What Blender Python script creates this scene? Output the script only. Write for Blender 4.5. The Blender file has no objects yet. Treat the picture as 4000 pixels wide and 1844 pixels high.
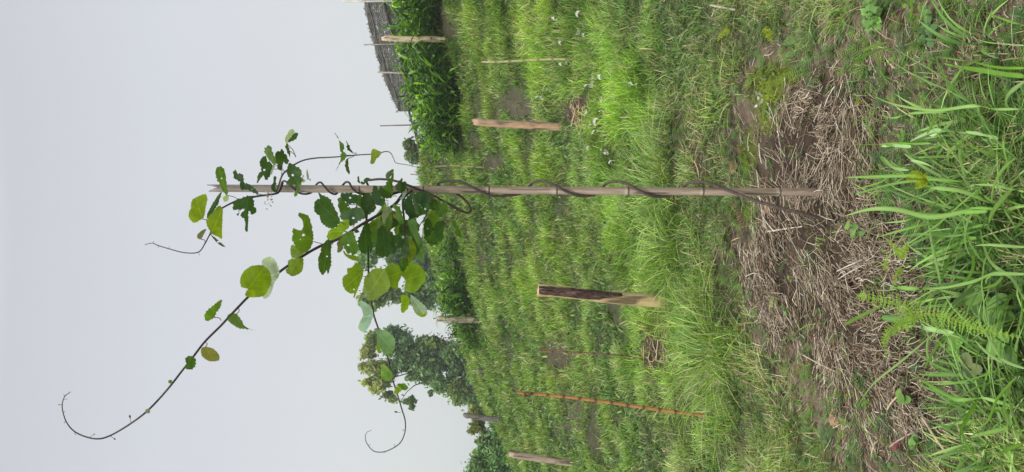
import bpy, bmesh, math, random
import numpy as np
from mathutils import Vector, Matrix, geometry
random.seed(7)
RNG = np.random.default_rng(11)
S = bpy.context.scene
COL = S.collection
F = 2889.0
CAMZ = 1.4

# ------------------------------------------------------------------ camera, sky, sun
cam = bpy.data.cameras.new('camera')
camo = bpy.data.objects.new('camera', cam)
COL.objects.link(camo)
S.camera = camo
cam.sensor_width = 36.0
cam.sensor_fit = 'HORIZONTAL'
cam.lens = 26.0
cam.clip_start = 0.05
cam.clip_end = 3000
camo.location = (0, 0, CAMZ)
# the phone was held upright, so the picture lies on its side: picture left = up, picture top = right
camo.rotation_euler = Matrix(((0, 1, 0), (0, 0, -1), (-1, 0, 0))).to_euler()   # columns: image right, image up, back

SUN_EL, SUN_AZ = math.radians(58), math.radians(200)
w = bpy.data.worlds.new('World')
S.world = w
w.use_nodes = True
nt = w.node_tree
nt.nodes.clear()
out = nt.nodes.new('ShaderNodeOutputWorld')
sky = nt.nodes.new('ShaderNodeTexSky')
sky.sky_type = 'NISHITA'
sky.sun_disc = False
sky.sun_elevation = SUN_EL
sky.sun_rotation = SUN_AZ
sky.dust_density = 4
bg1 = nt.nodes.new('ShaderNodeBackground')
bg1.inputs[1].default_value = 0.05
nt.links.new(sky.outputs[0], bg1.inputs[0])
tc = nt.nodes.new('ShaderNodeTexCoord')
sp = nt.nodes.new('ShaderNodeSeparateXYZ')
nt.links.new(tc.outputs['Generated'], sp.inputs[0])
rp = nt.nodes.new('ShaderNodeValToRGB')
nt.links.new(sp.outputs['Z'], rp.inputs[0])
cr = rp.color_ramp
cr.elements[0].position = 0.0
cr.elements[0].color = (0.60, 0.66, 0.66, 1)
cr.elements[1].position = 1.0
cr.elements[1].color = (1.9, 1.9, 1.95, 1)
for pos, c in ((0.10, (0.66, 0.69, 0.68, 1)), (0.25, (0.645, 0.67, 0.695, 1)), (0.42, (0.605, 0.625, 0.67, 1)),
               (0.56, (0.545, 0.56, 0.60, 1)), (0.70, (0.95, 0.95, 1.0, 1))):
    e = cr.elements.new(pos)
    e.color = c
nz = nt.nodes.new('ShaderNodeTexNoise')
nz.inputs['Scale'].default_value = 1.3
nz.inputs['Detail'].default_value = 4
nt.links.new(tc.outputs['Generated'], nz.inputs['Vector'])
mr = nt.nodes.new('ShaderNodeMapRange')
mr.inputs[3].default_value = 0.86
mr.inputs[4].default_value = 1.02
nt.links.new(nz.outputs[0], mr.inputs[0])
bg2 = nt.nodes.new('ShaderNodeBackground')
nt.links.new(rp.outputs[0], bg2.inputs[0])
nt.links.new(mr.outputs[0], bg2.inputs[1])
mx = nt.nodes.new('ShaderNodeMixShader')
mx.inputs[0].default_value = 0.92
nt.links.new(bg1.outputs[0], mx.inputs[1])
nt.links.new(bg2.outputs[0], mx.inputs[2])
nt.links.new(mx.outputs[0], out.inputs[0])

sl = bpy.data.lights.new('sun', 'SUN')
sl.energy = 1.5
sl.angle = math.radians(10)
sl.color = (1.0, 0.97, 0.90)
so = bpy.data.objects.new('sun', sl)
COL.objects.link(so)
sd = Vector((math.sin(SUN_AZ) * math.cos(SUN_EL), math.cos(SUN_AZ) * math.cos(SUN_EL), math.sin(SUN_EL)))
so.rotation_euler = sd.to_track_quat('Z', 'Y').to_euler()
S.view_settings.view_transform = 'Standard'
S.view_settings.look = 'None'
S.view_settings.exposure = 0.32
S.view_settings.gamma = 1
S.cycles.max_bounces = 6
S.cycles.transparent_max_bounces = 8


# ------------------------------------------------------------------ tagging helpers
def tag(o, label=None, cat=None, group=None, kind=None):
    if label: o['label'] = label
    if cat: o['category'] = cat
    if group: o['group'] = group
    if kind: o['kind'] = kind
    return o


def empty(name, loc, label, cat, group=None):
    o = bpy.data.objects.new(name, None)
    COL.objects.link(o)
    o.empty_display_size = 0.05
    o.location = loc
    bpy.context.view_layer.update()
    return tag(o, label, cat, group)


def link(name, me, mat, parent=None):
    """mesh in world coordinates -> object (child keeps world coordinates by a parent inverse)"""
    if mat is not None and not me.materials:
        me.materials.append(mat)
    o = bpy.data.objects.new(name, me)
    COL.objects.link(o)
    if parent is not None:
        o.parent = parent
        root = parent
        off = Vector((0, 0, 0))
        while root is not None:
            off += root.location
            root = root.parent
        o.location = -off
    return o


def mesh_np(name, V, faces_flat, loop_tot, colors=None, smooth=False, uv=None):
    me = bpy.data.meshes.new(name)
    V = np.asarray(V, dtype=np.float32).reshape(-1, 3)
    faces_flat = np.asarray(faces_flat, dtype=np.int32).ravel()
    loop_tot = np.asarray(loop_tot, dtype=np.int32).ravel()
    me.vertices.add(len(V))
    me.vertices.foreach_set('co', V.ravel())
    me.loops.add(len(faces_flat))
    me.loops.foreach_set('vertex_index', faces_flat)
    me.polygons.add(len(loop_tot))
    st = np.concatenate(([0], np.cumsum(loop_tot)[:-1])).astype(np.int32)
    me.polygons.foreach_set('loop_start', st)
    me.polygons.foreach_set('loop_total', loop_tot)
    if smooth:
        me.polygons.foreach_set('use_smooth', np.ones(len(loop_tot), dtype=bool))
    me.update(calc_edges=True)
    if colors is not None:
        a = me.color_attributes.new('Col', 'FLOAT_COLOR', 'POINT')
        C = np.ones((len(V), 4), dtype=np.float32)
        C[:, :3] = colors
        a.data.foreach_set('color', C.ravel())
    return me


class MB:
    """collects triangles/quads with per-vertex colour into one mesh"""
    def __init__(s):
        s.v, s.f, s.c, s.n = [], [], [], 0

    def add(s, verts, faces, col=(1, 1, 1)):
        for q in faces:
            s.f.append([i + s.n for i in q])
        s.v.extend([tuple(p) for p in verts])
        if isinstance(col, (list, np.ndarray)) and len(col) == len(verts):
            s.c.extend([tuple(k) for k in col])
        else:
            s.c.extend([tuple(col)] * len(verts))
        s.n += len(verts)

    def tube(s, pts, rad, n=8, col=(1, 1, 1), cap=True):
        pts = [Vector(p) for p in pts]
        if not isinstance(rad, (list, tuple)):
            rad = [rad] * len(pts)
        rings = []
        prev = None
        for i, p in enumerate(pts):
            a = pts[max(0, i - 1)]
            b = pts[min(len(pts) - 1, i + 1)]
            t = (b - a).normalized() if (b - a).length > 1e-9 else Vector((0, 0, 1))
            if prev is None:
                up = Vector((0, 0, 1)) if abs(t.z) < .9 else Vector((1, 0, 0))
                x = t.cross(up).normalized()
            else:
                x = (prev - t * prev.dot(t))
                x = x.normalized() if x.length > 1e-6 else t.orthogonal().normalized()
            prev = x
            y = t.cross(x)
            for k in range(n):
                an = 2 * math.pi * k / n
                rings.append(p + (x * math.cos(an) + y * math.sin(an)) * rad[i])
        fs = []
        for i in range(len(pts) - 1):
            for k in range(n):
                k2 = (k + 1) % n
                fs.append([i * n + k, i * n + k2, (i + 1) * n + k2, (i + 1) * n + k])
        if cap:
            fs.append(list(range(n))[::-1])
            fs.append([(len(pts) - 1) * n + k for k in range(n)])
        s.add(rings, fs, col)

    def mesh(s, name, smooth=False):
        flat = [i for q in s.f for i in q]
        return mesh_np(name, np.array(s.v), flat, [len(q) for q in s.f], np.array(s.c), smooth)


def spline(pts, k=4):
    """Catmull-Rom through tuples of any length"""
    P_ = [np.array(p, float) for p in pts]
    if len(P_) < 3:
        return [tuple(P_[0] + (P_[1] - P_[0]) * i / k) for i in range(k + 1)]
    r = []
    for i in range(len(P_) - 1):
        p0 = P_[max(i - 1, 0)]; p1 = P_[i]; p2 = P_[i + 1]; p3 = P_[min(i + 2, len(P_) - 1)]
        for j in range(k):
            t = j / k
            r.append(tuple(.5 * (2 * p1 + (p2 - p0) * t + (2 * p0 - 5 * p1 + 4 * p2 - p3) * t * t + (3 * p1 - p0 - 3 * p2 + p3) * t ** 3)))
    r.append(tuple(P_[-1]))
    return r


# ------------------------------------------------------------------ noise, terrain, sight lines
def hsh(i, j, s):
    v = np.sin(i * 127.1 + j * 311.7 + s * 74.7) * 43758.5453
    return v - np.floor(v)


def vn(x, y, s=0):
    x = np.asarray(x, float); y = np.asarray(y, float)
    i = np.floor(x); j = np.floor(y)
    a = x - i; b = y - j
    a = a * a * (3 - 2 * a); b = b * b * (3 - 2 * b)
    return (hsh(i, j, s) * (1 - a) + hsh(i + 1, j, s) * a) * (1 - b) + (hsh(i, j + 1, s) * (1 - a) + hsh(i + 1, j + 1, s) * a) * b


def fbm(x, y, s=0, o=3):
    r = 0; amp = .5; tot = 0
    for k in range(o):
        r = r + amp * vn(x * 2 ** k, y * 2 ** k, s + k * 9); tot += amp; amp *= .5
    return r / tot


def gh(X, Y):
    X = np.asarray(X, float); Y = np.asarray(Y, float)
    t = X / np.maximum(Y, 1.0)
    t = np.clip(t, -.75, .75)
    Yc = np.interp(t, [-.5, -.2, .06, .15], [27, 25, 21.5, 17.6])
    Ye = np.minimum(Y, Yc)
    Xe = np.where(Y > Yc, t * Ye, X)
    Xe = np.clip(Xe, -.75 * np.maximum(Ye, 3), .75 * np.maximum(Ye, 3))
    Yb = np.maximum(Ye, 0.0)
    z = -0.0991 + 0.0465 * Yb + 0.0058 * Yb ** 2 - 0.0212 * Xe + 0.01753 * Xe * Yb
    z = z - np.minimum(1.5, .22 * np.maximum(Y - Yc, 0))
    amp = np.clip((Y - 3.0) / 6.0, 0, 1)
    z = z + amp * .28 * (fbm(X / 1.2 + 3, (Y - .5 * X) / 1.3, 1, 3) - .5)
    z = z + np.clip((Y - 2.8) / 3.0, 0, 1) * .10 * (fbm(X / .55, Y / .45, 15, 2) - .5)
    z = z + .05 * (fbm(X / .35, Y / .35, 5, 2) - .5) * np.clip(Y / 2, .3, 1)
    return z


def P(x, y, Y):
    return Vector(((922 - y) / F * Y, Y, CAMZ - (x - 2000) / F * Y))


_YS = np.concatenate((np.linspace(.9, 8, 3000), np.linspace(8, 28, 3000)))


def GY(x, y):
    d = CAMZ - (x - 2000) / F * _YS - gh((922 - y) / F * _YS, _YS)
    k = np.argmax(d < 0)
    return float(_YS[k]) if d[k] < 0 else 22.0


def G(x, y):
    Y = GY(x, y)
    p = P(x, y, Y)
    p.z = float(gh(p.x, p.y))
    return p


def gz(x, y):
    return float(gh(x, y))


def to_px(X, Y, Z):
    return 2000 + F * (CAMZ - Z) / Y, 922 - F * X / Y


def blobs(px, py, L):
    r = np.zeros_like(px)
    for cx, cy, rx, ry, wt in L:
        r = r + wt * np.exp(-(((px - cx) / rx) ** 2 + ((py - cy) / ry) ** 2))
    return r


STRAW_OLD = [(3180, 700, 230, 300, 1.3), (3120, 1060, 170, 260, 1.3), (3330, 900, 200, 330, 1.2), (3330, 1250, 260, 200, 1.2), (3230, 450, 170, 140, 1.1),
         (3600, 1450, 240, 230, .9), (3560, 1700, 300, 180, .7), (3250, 1500, 170, 240, .75), (3750, 1100, 250, 250, .5),
         (2265, 440, 45, 60, .9), (2560, 1370, 60, 80, .9), (3400, 400, 300, 200, .35), (3900, 400, 200, 200, .25), (2190, 1440, 60, 70, .3)]
STRAW = [(3170, 640, 190, 230, 1.3), (3090, 1060, 140, 230, 1.3), (3330, 850, 150, 260, 1.0), (3300, 1180, 190, 170, 1.2), (3230, 420, 130, 120, 1.0), (3400, 1330, 120, 130, .9),
         (3620, 1480, 170, 160, .65), (3560, 1700, 220, 110, .45), (3300, 1480, 110, 180, .5), (3650, 1150, 180, 160, .6), (3500, 1000, 130, 120, .7),
         (2265, 440, 45, 60, 1.1), (2560, 1370, 50, 80, .8), (3420, 400, 220, 120, .22), (3900, 400, 150, 150, .15), (2190, 1440, 60, 70, .4), (2740, 640, 40, 60, .35), (2850, 1000, 60, 60, .3)]
MOSS = [(2985, 330, 75, 75, 1.2), (3010, 430, 55, 100, 1.2), (2925, 590, 38, 90, 1.3), (3080, 290, 90, 40, .9), (2925, 830, 32, 50, 1.1), (2980, 1060, 30, 40, .9),
        (2960, 900, 40, 30, .8), (3360, 1520, 60, 90, .45), (2890, 700, 40, 40, .5)]
SOIL = [(3000, 230, 90, 60, 1), (2880, 400, 60, 130, .9), (2850, 520, 60, 70, .6), (3500, 200, 260, 160, .9), (3850, 120, 260, 160, .75), (3900, 330, 120, 120, .6),
        (3600, 380, 160, 100, .5), (3270, 1600, 110, 200, .8), (2900, 960, 70, 130, .7), (2940, 1150, 60, 130, .7), (3060, 1300, 90, 150, .7), (2960, 1290, 90, 80, .55), (2080, 430, 120, 60, .6), (1990, 400, 100, 80, .65),
        (1880, 1000, 40, 70, .6), (1730, 60, 30, 60, 1), (1790, 130, 60, 40, .9), (1830, 560, 60, 40, .6), (2190, 830, 50, 60, .55), (1920, 640, 40, 40, .7),
        (2180, 1370, 90, 70, .8), (2560, 1375, 40, 65, 1.0), (2265, 440, 35, 50, 1.0), (1930, 640, 30, 40, .6), (2390, 1180, 60, 40, .5), (2250, 1600, 60, 90, .9), (2330, 1720, 60, 80, .7), (2190, 1040, 40, 50, .5), (2430, 1250, 40, 60, .5), (2870, 1750, 60, 80, .7), (2680, 1020, 60, 60, .4), (2650, 700, 40, 80, .35), (3420, 1500, 150, 200, .6), (3520, 1650, 150, 150, .6), (3150, 1500, 90, 140, .4), (3330, 300, 120, 120, .5), (3700, 250, 160, 120, .4), (2700, 560, 70, 60, .4)]
LIME = [(2130, 250, 100, 400, .7), (2330, 250, 140, 350, .9), (2420, 600, 120, 260, 1.0), (2500, 950, 150, 220, 1.0), (2480, 400, 100, 200, .9), (2620, 1100, 150, 180, .6), (2700, 1300, 160, 200, .9),
        (2500, 1450, 120, 200, .5), (2100, 1150, 200, 200, .5), (2000, 50, 200, 120, .7), (2750, 1700, 200, 160, .7), (2600, 100, 200, 200, .5)]

# ------------------------------------------------------------------ materials
def newmat(name):
    m = bpy.data.materials.new(name)
    m.use_nodes = True
    n = m.node_tree
    n.nodes.clear()
    return m, n, n.nodes.new('ShaderNodeOutputMaterial')


def N(n, t, **kw):
    x = n.nodes.new(t)
    for k, v in kw.items():
        if hasattr(x, k) and k not in ('Scale',):
            setattr(x, k, v)
    return x


def leafmat(name, trans=.45, rough=.55, var=.25, scale=40, spec=.3):
    m, n, o = newmat(name)
    at = n.nodes.new('ShaderNodeAttribute'); at.attribute_name = 'Col'
    tcn = n.nodes.new('ShaderNodeTexCoord')
    no = n.nodes.new('ShaderNodeTexNoise'); no.inputs['Scale'].default_value = scale; no.inputs['Detail'].default_value = 3
    n.links.new(tcn.outputs['Object'], no.inputs['Vector'])
    r = n.nodes.new('ShaderNodeMapRange'); r.inputs[1].default_value = .3; r.inputs[2].default_value = .7
    r.inputs[3].default_value = 1 - var; r.inputs[4].default_value = 1 + var
    n.links.new(no.outputs[0], r.inputs[0])
    mu = n.nodes.new('ShaderNodeVectorMath'); mu.operation = 'SCALE'
    n.links.new(at.outputs['Color'], mu.inputs[0]); n.links.new(r.outputs[0], mu.inputs['Scale'])
    p = n.nodes.new('ShaderNodeBsdfPrincipled')
    p.inputs['Roughness'].default_value = rough
    p.inputs['Specular IOR Level'].default_value = spec
    n.links.new(mu.outputs[0], p.inputs['Base Color'])
    t = n.nodes.new('ShaderNodeBsdfTranslucent')
    tint = n.nodes.new('ShaderNodeVectorMath'); tint.operation = 'MULTIPLY'
    tint.inputs[1].default_value = (1.35, 1.45, .45)
    n.links.new(mu.outputs[0], tint.inputs[0])
    n.links.new(tint.outputs[0], t.inputs['Color'])
    mxn = n.nodes.new('ShaderNodeMixShader'); mxn.inputs[0].default_value = trans
    n.links.new(p.outputs[0], mxn.inputs[1]); n.links.new(t.outputs[0], mxn.inputs[2])
    n.links.new(mxn.outputs[0], o.inputs[0])
    return m


def drymat(name, rough=.8, var=.35, scale=30, stretch=(1, 1, 1), bump=.4, dark=None, darkamt=.0):
    """rough surface: vertex colour x stretched noise"""
    m, n, o = newmat(name)
    at = n.nodes.new('ShaderNodeAttribute'); at.attribute_name = 'Col'
    tcn = n.nodes.new('ShaderNodeTexCoord')
    mp = n.nodes.new('ShaderNodeMapping'); mp.inputs['Scale'].default_value = stretch
    n.links.new(tcn.outputs['Object'], mp.inputs[0])
    no = n.nodes.new('ShaderNodeTexNoise'); no.inputs['Scale'].default_value = scale; no.inputs['Detail'].default_value = 6
    no.inputs['Roughness'].default_value = .65
    n.links.new(mp.outputs[0], no.inputs['Vector'])
    r = n.nodes.new('ShaderNodeMapRange'); r.inputs[1].default_value = .3; r.inputs[2].default_value = .7
    r.inputs[3].default_value = 1 - var; r.inputs[4].default_value = 1 + var
    n.links.new(no.outputs[0], r.inputs[0])
    mu = n.nodes.new('ShaderNodeVectorMath'); mu.operation = 'SCALE'
    n.links.new(at.outputs['Color'], mu.inputs[0]); n.links.new(r.outputs[0], mu.inputs['Scale'])
    last = mu.outputs[0]
    if dark:
        n2 = n.nodes.new('ShaderNodeTexNoise'); n2.inputs['Scale'].default_value = scale * .35; n2.inputs['Detail'].default_value = 4
        n.links.new(mp.outputs[0], n2.inputs['Vector'])
        r2 = n.nodes.new('ShaderNodeMapRange'); r2.inputs[1].default_value = .52; r2.inputs[2].default_value = .62
        r2.inputs[4].default_value = darkamt
        n.links.new(n2.outputs[0], r2.inputs[0])
        mm = n.nodes.new('ShaderNodeMixRGB'); mm.inputs[2].default_value = (*dark, 1)
        n.links.new(r2.outputs[0], mm.inputs[0]); n.links.new(last, mm.inputs[1])
        last = mm.outputs[0]
    p = n.nodes.new('ShaderNodeBsdfPrincipled')
    p.inputs['Roughness'].default_value = rough
    p.inputs['Specular IOR Level'].default_value = .25
    n.links.new(last, p.inputs['Base Color'])
    b = n.nodes.new('ShaderNodeBump'); b.inputs['Strength'].default_value = bump; b.inputs['Distance'].default_value = .01
    n.links.new(no.outputs[0], b.inputs['Height']); n.links.new(b.outputs[0], p.inputs['Normal'])
    n.links.new(p.outputs[0], o.inputs[0])
    return m


M_ground = drymat('soil', .95, .45, 22, (1, 1, 1), 1.0)
M_grass = leafmat('grass_blade', .24, .5, .12, 8)
M_straw = drymat('straw', .8, .25, 60, (1, 1, 1), .2)
M_moss = drymat('moss', .95, .4, 120, (1, 1, 1), .8)
M_leafy = leafmat('broad_leaf', .3, .38, .2, 6, .5)
M_tree = leafmat('tree_foliage', .25, .6, .2, 1.5)
M_fern = leafmat('fern_leaf', .4, .5, .15, 30)
M_deadfern = drymat('dead_fern', .85, .3, 80)
M_wood = drymat('split_wood', .85, .32, 9, (6, 6, 1), .5, (.06, .045, .035), .75)
M_char = drymat('charred_bark', .95, .6, 30, (2, 2, 1), 1.0, (.18, .12, .09), .6)
M_bark = drymat('tree_bark', .9, .4, 4, (3, 3, 1), .6)
M_bamboo = drymat('weathered_bamboo', .6, .2, 16, (7, 7, .8), .25, (.17, .12, .09), .5)
M_stick = drymat('cane', .6, .3, 25, (2, 2, 1), .3)
M_stem = drymat('vine_stem', .65, .35, 60, (1, 1, 1), .6)
M_mat = drymat('woven_mat', .85, .4, 5, (2, 2, 2), .3)
M_white = drymat('white_petal', .6, .08, 60, (1, 1, 1), .1)


def vineleafmat():
    m, n, o = newmat('vine_leaf')
    at = n.nodes.new('ShaderNodeAttribute'); at.attribute_name = 'Col'
    uvn = n.nodes.new('ShaderNodeUVMap'); uvn.uv_map = 'UVMap'
    s = n.nodes.new('ShaderNodeSeparateXYZ'); n.links.new(uvn.outputs[0], s.inputs[0])

    def mth(op, a, b=None, c=None):
        x = n.nodes.new('ShaderNodeMath'); x.operation = op
        for i, q in enumerate((a, b, c)):
            if q is None: continue
            if isinstance(q, (int, float)): x.inputs[i].default_value = q
            else: n.links.new(q, x.inputs[i])
        return x.outputs[0]
    av = mth('ABSOLUTE', s.outputs['Y'])
    mid = mth('LESS_THAN', av, .016)
    ph = mth('SUBTRACT', s.outputs['X'], mth('MULTIPLY', av, .75))
    fr = mth('ABSOLUTE', mth('SUBTRACT', mth('FRACT', mth('MULTIPLY', ph, 5.0)), .5))
    side = mth('LESS_THAN', fr, .035)
    vein = mth('MAXIMUM', mid, mth('MULTIPLY', side, .75))
    tcn = n.nodes.new('ShaderNodeTexCoord')
    no = n.nodes.new('ShaderNodeTexNoise'); no.inputs['Scale'].default_value = 45; no.inputs['Detail'].default_value = 5
    n.links.new(tcn.outputs['Object'], no.inputs['Vector'])
    n2 = n.nodes.new('ShaderNodeTexNoise'); n2.inputs['Scale'].default_value = 14; n2.inputs['Detail'].default_value = 3
    n.links.new(tcn.outputs['Object'], n2.inputs['Vector'])
    k = mth('ADD', mth('MULTIPLY', no.outputs[0], .5), mth('ADD', mth('MULTIPLY', n2.outputs[0], .9), .3))
    k = mth('MULTIPLY', k, mth('ADD', 1.0, mth('MULTIPLY', vein, .38)))
    mu = n.nodes.new('ShaderNodeVectorMath'); mu.operation = 'SCALE'
    n.links.new(at.outputs['Color'], mu.inputs[0]); n.links.new(k, mu.inputs['Scale'])
    p = n.nodes.new('ShaderNodeBsdfPrincipled'); p.inputs['Roughness'].default_value = .5
    p.inputs['Specular IOR Level'].default_value = .3
    n.links.new(mu.outputs[0], p.inputs['Base Color'])
    b = n.nodes.new('ShaderNodeBump'); b.inputs['Strength'].default_value = .5; b.inputs['Distance'].default_value = .003
    n.links.new(vein, b.inputs['Height']); n.links.new(b.outputs[0], p.inputs['Normal'])
    t = n.nodes.new('ShaderNodeBsdfTranslucent')
    tint = n.nodes.new('ShaderNodeVectorMath'); tint.operation = 'MULTIPLY'; tint.inputs[1].default_value = (1.5, 1.4, .45)
    n.links.new(mu.outputs[0], tint.inputs[0]); n.links.new(tint.outputs[0], t.inputs['Color'])
    mxn = n.nodes.new('ShaderNodeMixShader'); mxn.inputs[0].default_value = .55
    n.links.new(p.outputs[0], mxn.inputs[1]); n.links.new(t.outputs[0], mxn.inputs[2])
    n.links.new(mxn.outputs[0], o.inputs[0])
    return m


M_vleaf = vineleafmat()

# ------------------------------------------------------------------ ground
def build_ground():
    ys = np.concatenate((np.linspace(-6, 1.0, 20), 1.0 / np.linspace(1 / 1.05, 1 / 8.0, 330), np.linspace(8.1, 28, 200), np.geomspace(28.5, 190, 30)))
    ts = np.concatenate((np.linspace(-2.2, -.62, 14), np.linspace(-.6, .6, 330), np.linspace(.62, 2.2, 14)))
    Y, T = np.meshgrid(ys, ts, indexing='ij')
    X = T * np.maximum(Y, 2.0)
    Z = gh(X, Y)
    soft = Y > 1
    Yp = np.maximum(Y, .6)
    px, py = to_px(X, Yp, Z)
    st = np.clip(blobs(px, py, STRAW), 0, 1.2)
    Z = Z + .08 * st * (fbm(X * 6, Y * 6, 22, 3) - .55) * (Y > 1.4)
    Z = Z + .03 * (fbm(X * 22, Y * 22, 24, 2) - .5) * (Y > 1.2) * (Y < 6)
    Z = Z + .02 * (fbm(X * 11, Y * 11, 31, 3) - .5) * (Y < 9) * soft
    mo = np.clip(blobs(px, py, MOSS) * (.55 + .9 * fbm(X * 14, Y * 14, 3)) - .35, 0, 1) * 1.6
    mo = np.clip(mo, 0, 1)
    so_ = np.clip(blobs(px, py, SOIL), 0, 1)
    n1 = fbm(X * 3, Y * 3, 8); n2 = fbm(X * 12, Y * 12, 12)
    soil = np.array([.115, .085, .058]); soil2 = np.array([.24, .18, .125]); dk = np.array([.075, .055, .04])
    C = soil[None, None] * (1 - n1[..., None]) + soil2[None, None] * n1[..., None]
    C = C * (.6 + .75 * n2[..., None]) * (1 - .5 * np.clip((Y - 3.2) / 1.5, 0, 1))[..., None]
    gr = np.array([.05, .068, .022])  # dull green thatch, deepened to stand in for shade between the plants
    gk = np.clip(1.0 - st - .75 * so_ - np.clip((px - 2600) / 900, 0, .7), 0, .85)[..., None]
    C = C * (1 - gk) + gr * gk
    sc = np.array([.04, .027, .018])  # soil darkened under the straw: shade of the gaps put into the colour
    k_ = .8 * np.clip(st * 1.4, 0, 1)[..., None]
    C = C * (1 - k_) + sc * k_
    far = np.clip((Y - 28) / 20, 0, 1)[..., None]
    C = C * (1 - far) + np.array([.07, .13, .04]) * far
    ms = np.array([.10, .13, .012])
    C = C * (1 - mo[..., None]) + ms * (.5 + n2[..., None]) * mo[..., None]
    ny, nx = Y.shape
    V = np.stack((X, Y, Z), -1).reshape(-1, 3)
    idx = np.arange(ny * nx).reshape(ny, nx)
    q = np.stack((idx[:-1, :-1], idx[:-1, 1:], idx[1:, 1:], idx[1:, :-1]), -1).reshape(-1, 4)
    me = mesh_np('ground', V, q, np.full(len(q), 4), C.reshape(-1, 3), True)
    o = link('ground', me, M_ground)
    tag(o, 'brown soil hillside rising away from the camera under grass and straw', 'ground', None, 'structure')


build_ground()


# ------------------------------------------------------------------ blades
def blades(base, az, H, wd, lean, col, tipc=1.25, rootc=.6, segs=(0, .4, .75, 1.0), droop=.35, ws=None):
    n = len(H)
    sg = np.array(segs)
    K = len(sg)
    if ws is None:
        ws = np.array([.8, 1.0, .65, 0.0])
    d = np.stack((np.cos(az), np.sin(az), np.zeros(n)), -1)
    a2 = az + math.pi / 2 + RNG.uniform(-.7, .7, n)
    sd_ = np.stack((np.cos(a2), np.sin(a2), RNG.uniform(-.25, .25, n)), -1)
    C0 = base[:, None, :] + d[:, None, :] * (H * lean)[:, None, None] * (sg ** 1.7)[None, :, None]
    zz = H[:, None] * (sg[None, :] - droop * np.minimum(lean, 2.2)[:, None] * sg[None, :] ** 2.2)
    C0[:, :, 2] += zz
    hw = (wd[:, None] * .5 * ws[None, :])[:, :, None] * sd_[:, None, :]
    L = C0[:, :K - 1] - hw[:, :K - 1]
    R = C0[:, :K - 1] + hw[:, :K - 1]
    V = np.concatenate((np.stack((L, R), 2).reshape(n, 2 * (K - 1), 3), C0[:, K - 1:]), 1)   # 2(K-1)+1 verts
    nv = 2 * (K - 1) + 1
    off = (np.arange(n) * nv)[:, None]
    fl = []
    for k in range(K - 2):
        fl.append(off + np.array([[2 * k, 2 * k + 1, 2 * k + 3, 2 * k + 2]]))
    tri = off + np.array([[2 * (K - 2), 2 * (K - 2) + 1, 2 * (K - 1)]])
    flat = np.concatenate(fl + [tri], 1)
    tot = np.tile(np.array([4] * (K - 2) + [3]), n)
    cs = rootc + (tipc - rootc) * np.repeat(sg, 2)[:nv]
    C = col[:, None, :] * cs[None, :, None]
    return V.reshape(-1, 3), flat.reshape(-1), tot, C.reshape(-1, 3), nv * n


def join(parts):
    V, Fl, T, C = [], [], [], []
    o = 0
    for v, f, t, c, n in parts:
        V.append(v); Fl.append(f + o); T.append(t); C.append(c); o += n
    return np.concatenate(V), np.concatenate(Fl), np.concatenate(T), np.concatenate(C)


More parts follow.
